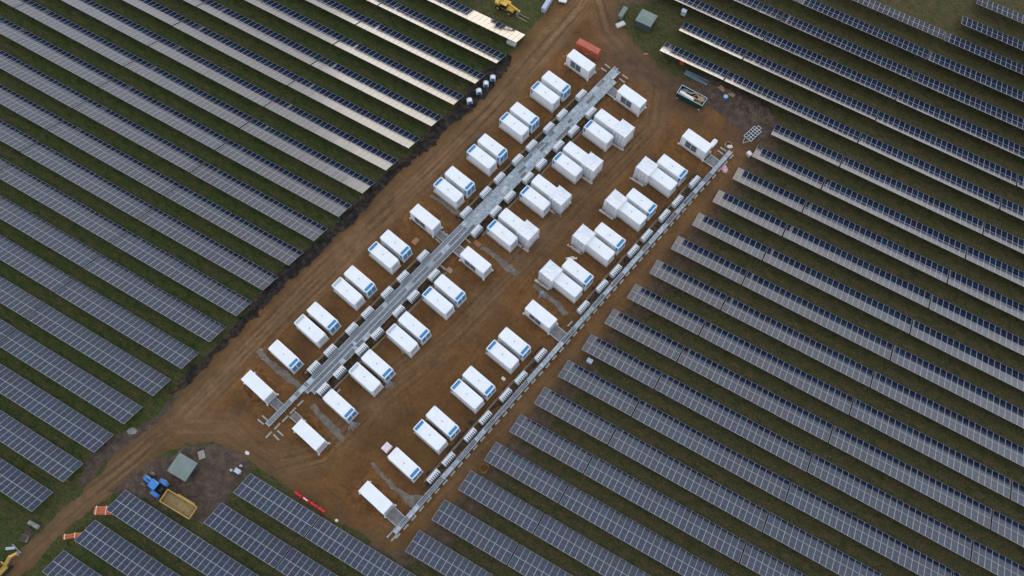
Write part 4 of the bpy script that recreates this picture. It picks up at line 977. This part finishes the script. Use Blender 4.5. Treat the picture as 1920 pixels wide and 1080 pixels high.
# bottom-left odds and ends
p = at(64, 984, .3); q = at(74, 990, .3); a = math.atan2(*(q - p)[::-1])
for i, (pa, pb, rr, txt) in enumerate((((55, 979), (73, 989), .38, 'thick pale pipe length on grass at the bottom left track edge'), ((22, 1020), (38, 1037), .13, 'slim pale post lying beside the yellow digger'))):
    p, q = at(*pa, .3), at(*pb, .3)
    tag(MB().tube((p[0], p[1], rr), (q[0], q[1], rr), rr, 14).build('concrete_pipe', 'concd', None), txt, 'pipe')
case('crate', 45, 1009, .3, (1.3, 1.1, .5), R(15), 'concd', 'grey rubble crate on the grass left of the track', 'crate', 'mud')
case('crate', 19, 1028, .3, (1.6, .5, .35), R(35), 'vent', 'long grey case beside the slim pale post', 'crate')
lump('spoil_heap', 54, 998, .9, .8, .4, 'mud', 'dark wet soil heap beside the thick pale pipe', 'soil heap', 0, 15)
p = at(908, 878, .1); m = MB(); rr_ = [random.uniform(.6, 1.05) for _ in range(16)]; rr_[15] = rr_[0]; m.path([(math.cos(R(24 * i)) * rr_[i], math.sin(R(24 * i)) * rr_[i], .06 + .05 * math.sin(i)) for i in range(16)], .22, 6)
tag(m.build('spoil_ring', 'spoil', None, (p[0], p[1], 0)), 'ring of orange spoil at a right field solar row end', 'soil ring')

# ------------------------------------------------------------------ light
SUN_AZ, SUN_EL = R(105), R(7)
S = Vector((math.cos(SUN_AZ) * math.cos(SUN_EL), math.sin(SUN_AZ) * math.cos(SUN_EL), math.sin(SUN_EL)))
ld = bpy.data.lights.new('sun', 'SUN'); ld.energy = .5; ld.angle = R(25); ld.color = (1, .93, .82)
sun = bpy.data.objects.new('sun', ld); C.objects.link(sun); sun.rotation_euler = (-S).to_track_quat('-Z', 'Y').to_euler()
w = bpy.data.worlds.new('World'); sc.world = w; w.use_nodes = True; nt = w.node_tree; nt.nodes.clear()
N = nt.nodes.new; L = nt.links.new
out = N('ShaderNodeOutputWorld'); bg = N('ShaderNodeBackground'); bg.inputs['Strength'].default_value = .1; L(bg.outputs[0], out.inputs['Surface'])
sky = N('ShaderNodeTexSky'); sky.sky_type = 'NISHITA'; sky.sun_disc = False; sky.sun_elevation = SUN_EL; sky.sun_rotation = R(90) - SUN_AZ; sky.air_density = 1.2; sky.dust_density = 3
tc = N('ShaderNodeTexCoord'); vm = N('ShaderNodeVectorMath'); vm.operation = 'DOT_PRODUCT'; L(tc.outputs['Generated'], vm.inputs[0]); vm.inputs[1].default_value = S
def wm(op, a, b=0.0, clamp=False):
    x = N('ShaderNodeMath'); x.operation = op; x.use_clamp = clamp
    for i, v in enumerate((a, b)):
        if isinstance(v, (int, float)): x.inputs[i].default_value = v
        else: L(v, x.inputs[i])
    return x.outputs[0]
dt = wm('MAXIMUM', vm.outputs['Value'], 0.0)
sx = N('ShaderNodeSeparateXYZ'); L(tc.outputs['Generated'], sx.inputs[0])
dv = N('ShaderNodeVectorMath'); dv.operation = 'DIVIDE'; L(tc.outputs['Generated'], dv.inputs[0])
cz = N('ShaderNodeCombineXYZ'); zc = wm('ADD', wm('MAXIMUM', sx.outputs[2], 0.0), .12)
for i in range(3): L(zc, cz.inputs[i])
L(cz.outputs[0], dv.inputs[1])
cn = N('ShaderNodeTexNoise'); cn.inputs['Scale'].default_value = 1.1; cn.inputs['Detail'].default_value = 7; cn.inputs['Roughness'].default_value = .58; L(dv.outputs[0], cn.inputs['Vector'])
cr = N('ShaderNodeMapRange'); cr.inputs[1].default_value = .32; cr.inputs[2].default_value = .70; cr.inputs[3].default_value = .72; cr.inputs[4].default_value = 1.28; L(cn.outputs['Fac'], cr.inputs[0])
def vmul(col, f):
    x = N('ShaderNodeVectorMath'); x.operation = 'SCALE'
    if isinstance(col, tuple): x.inputs[0].default_value = col
    else: L(col, x.inputs[0])
    if isinstance(f, (int, float)): x.inputs['Scale'].default_value = f
    else: L(f, x.inputs['Scale'])
    return x.outputs[0]
def vadd(a, b):
    x = N('ShaderNodeVectorMath'); x.operation = 'ADD'; L(a, x.inputs[0]); L(b, x.inputs[1]); return x.outputs[0]
zz = wm('MAXIMUM', sx.outputs[2], 0.0)
# cloud deck: cool and brighter overhead; a pale break along the southern horizon; warm glow round the hidden sun
cie = wm('ADD', wm('MULTIPLY', zz, .50), .62)
band_z = wm('POWER', 2.718, wm('MULTIPLY', wm('MULTIPLY', zz, zz), -9.0))
hz = N('ShaderNodeVectorMath'); hz.operation = 'DOT_PRODUCT'; L(tc.outputs['Generated'], hz.inputs[0]); hz.inputs[1].default_value = (math.cos(SUN_AZ), math.sin(SUN_AZ), 0)
az = wm('POWER', wm('MAXIMUM', wm('ADD', wm('MULTIPLY', hz.outputs['Value'], .55), .45), 0.0), 1.3)
band = wm('MULTIPLY', wm('MULTIPLY', band_z, az), 19.0)
glow = wm('MULTIPLY', wm('POWER', dt, 40.0), 13.0)
tot = vadd(vmul((.83, .93, 1.10), wm('MULTIPLY', cie, 8.7)), vmul((1.0, .955, .87), band))
tot = vadd(vadd(tot, vmul((1.0, .86, .62), glow)), vmul(sky.outputs[0], .25))
tot = vmul(tot, cr.outputs[0])
L(tot, bg.inputs['Color'])
vs = sc.view_settings; sc.display_settings.display_device = 'sRGB'; vs.view_transform = 'Standard'; vs.look = 'None'; vs.exposure = 0.20; vs.gamma = 1.0
sc.cycles.use_denoising = True; sc.cycles.max_bounces = 6; sc.cycles.diffuse_bounces = 3; sc.cycles.glossy_bounces = 4
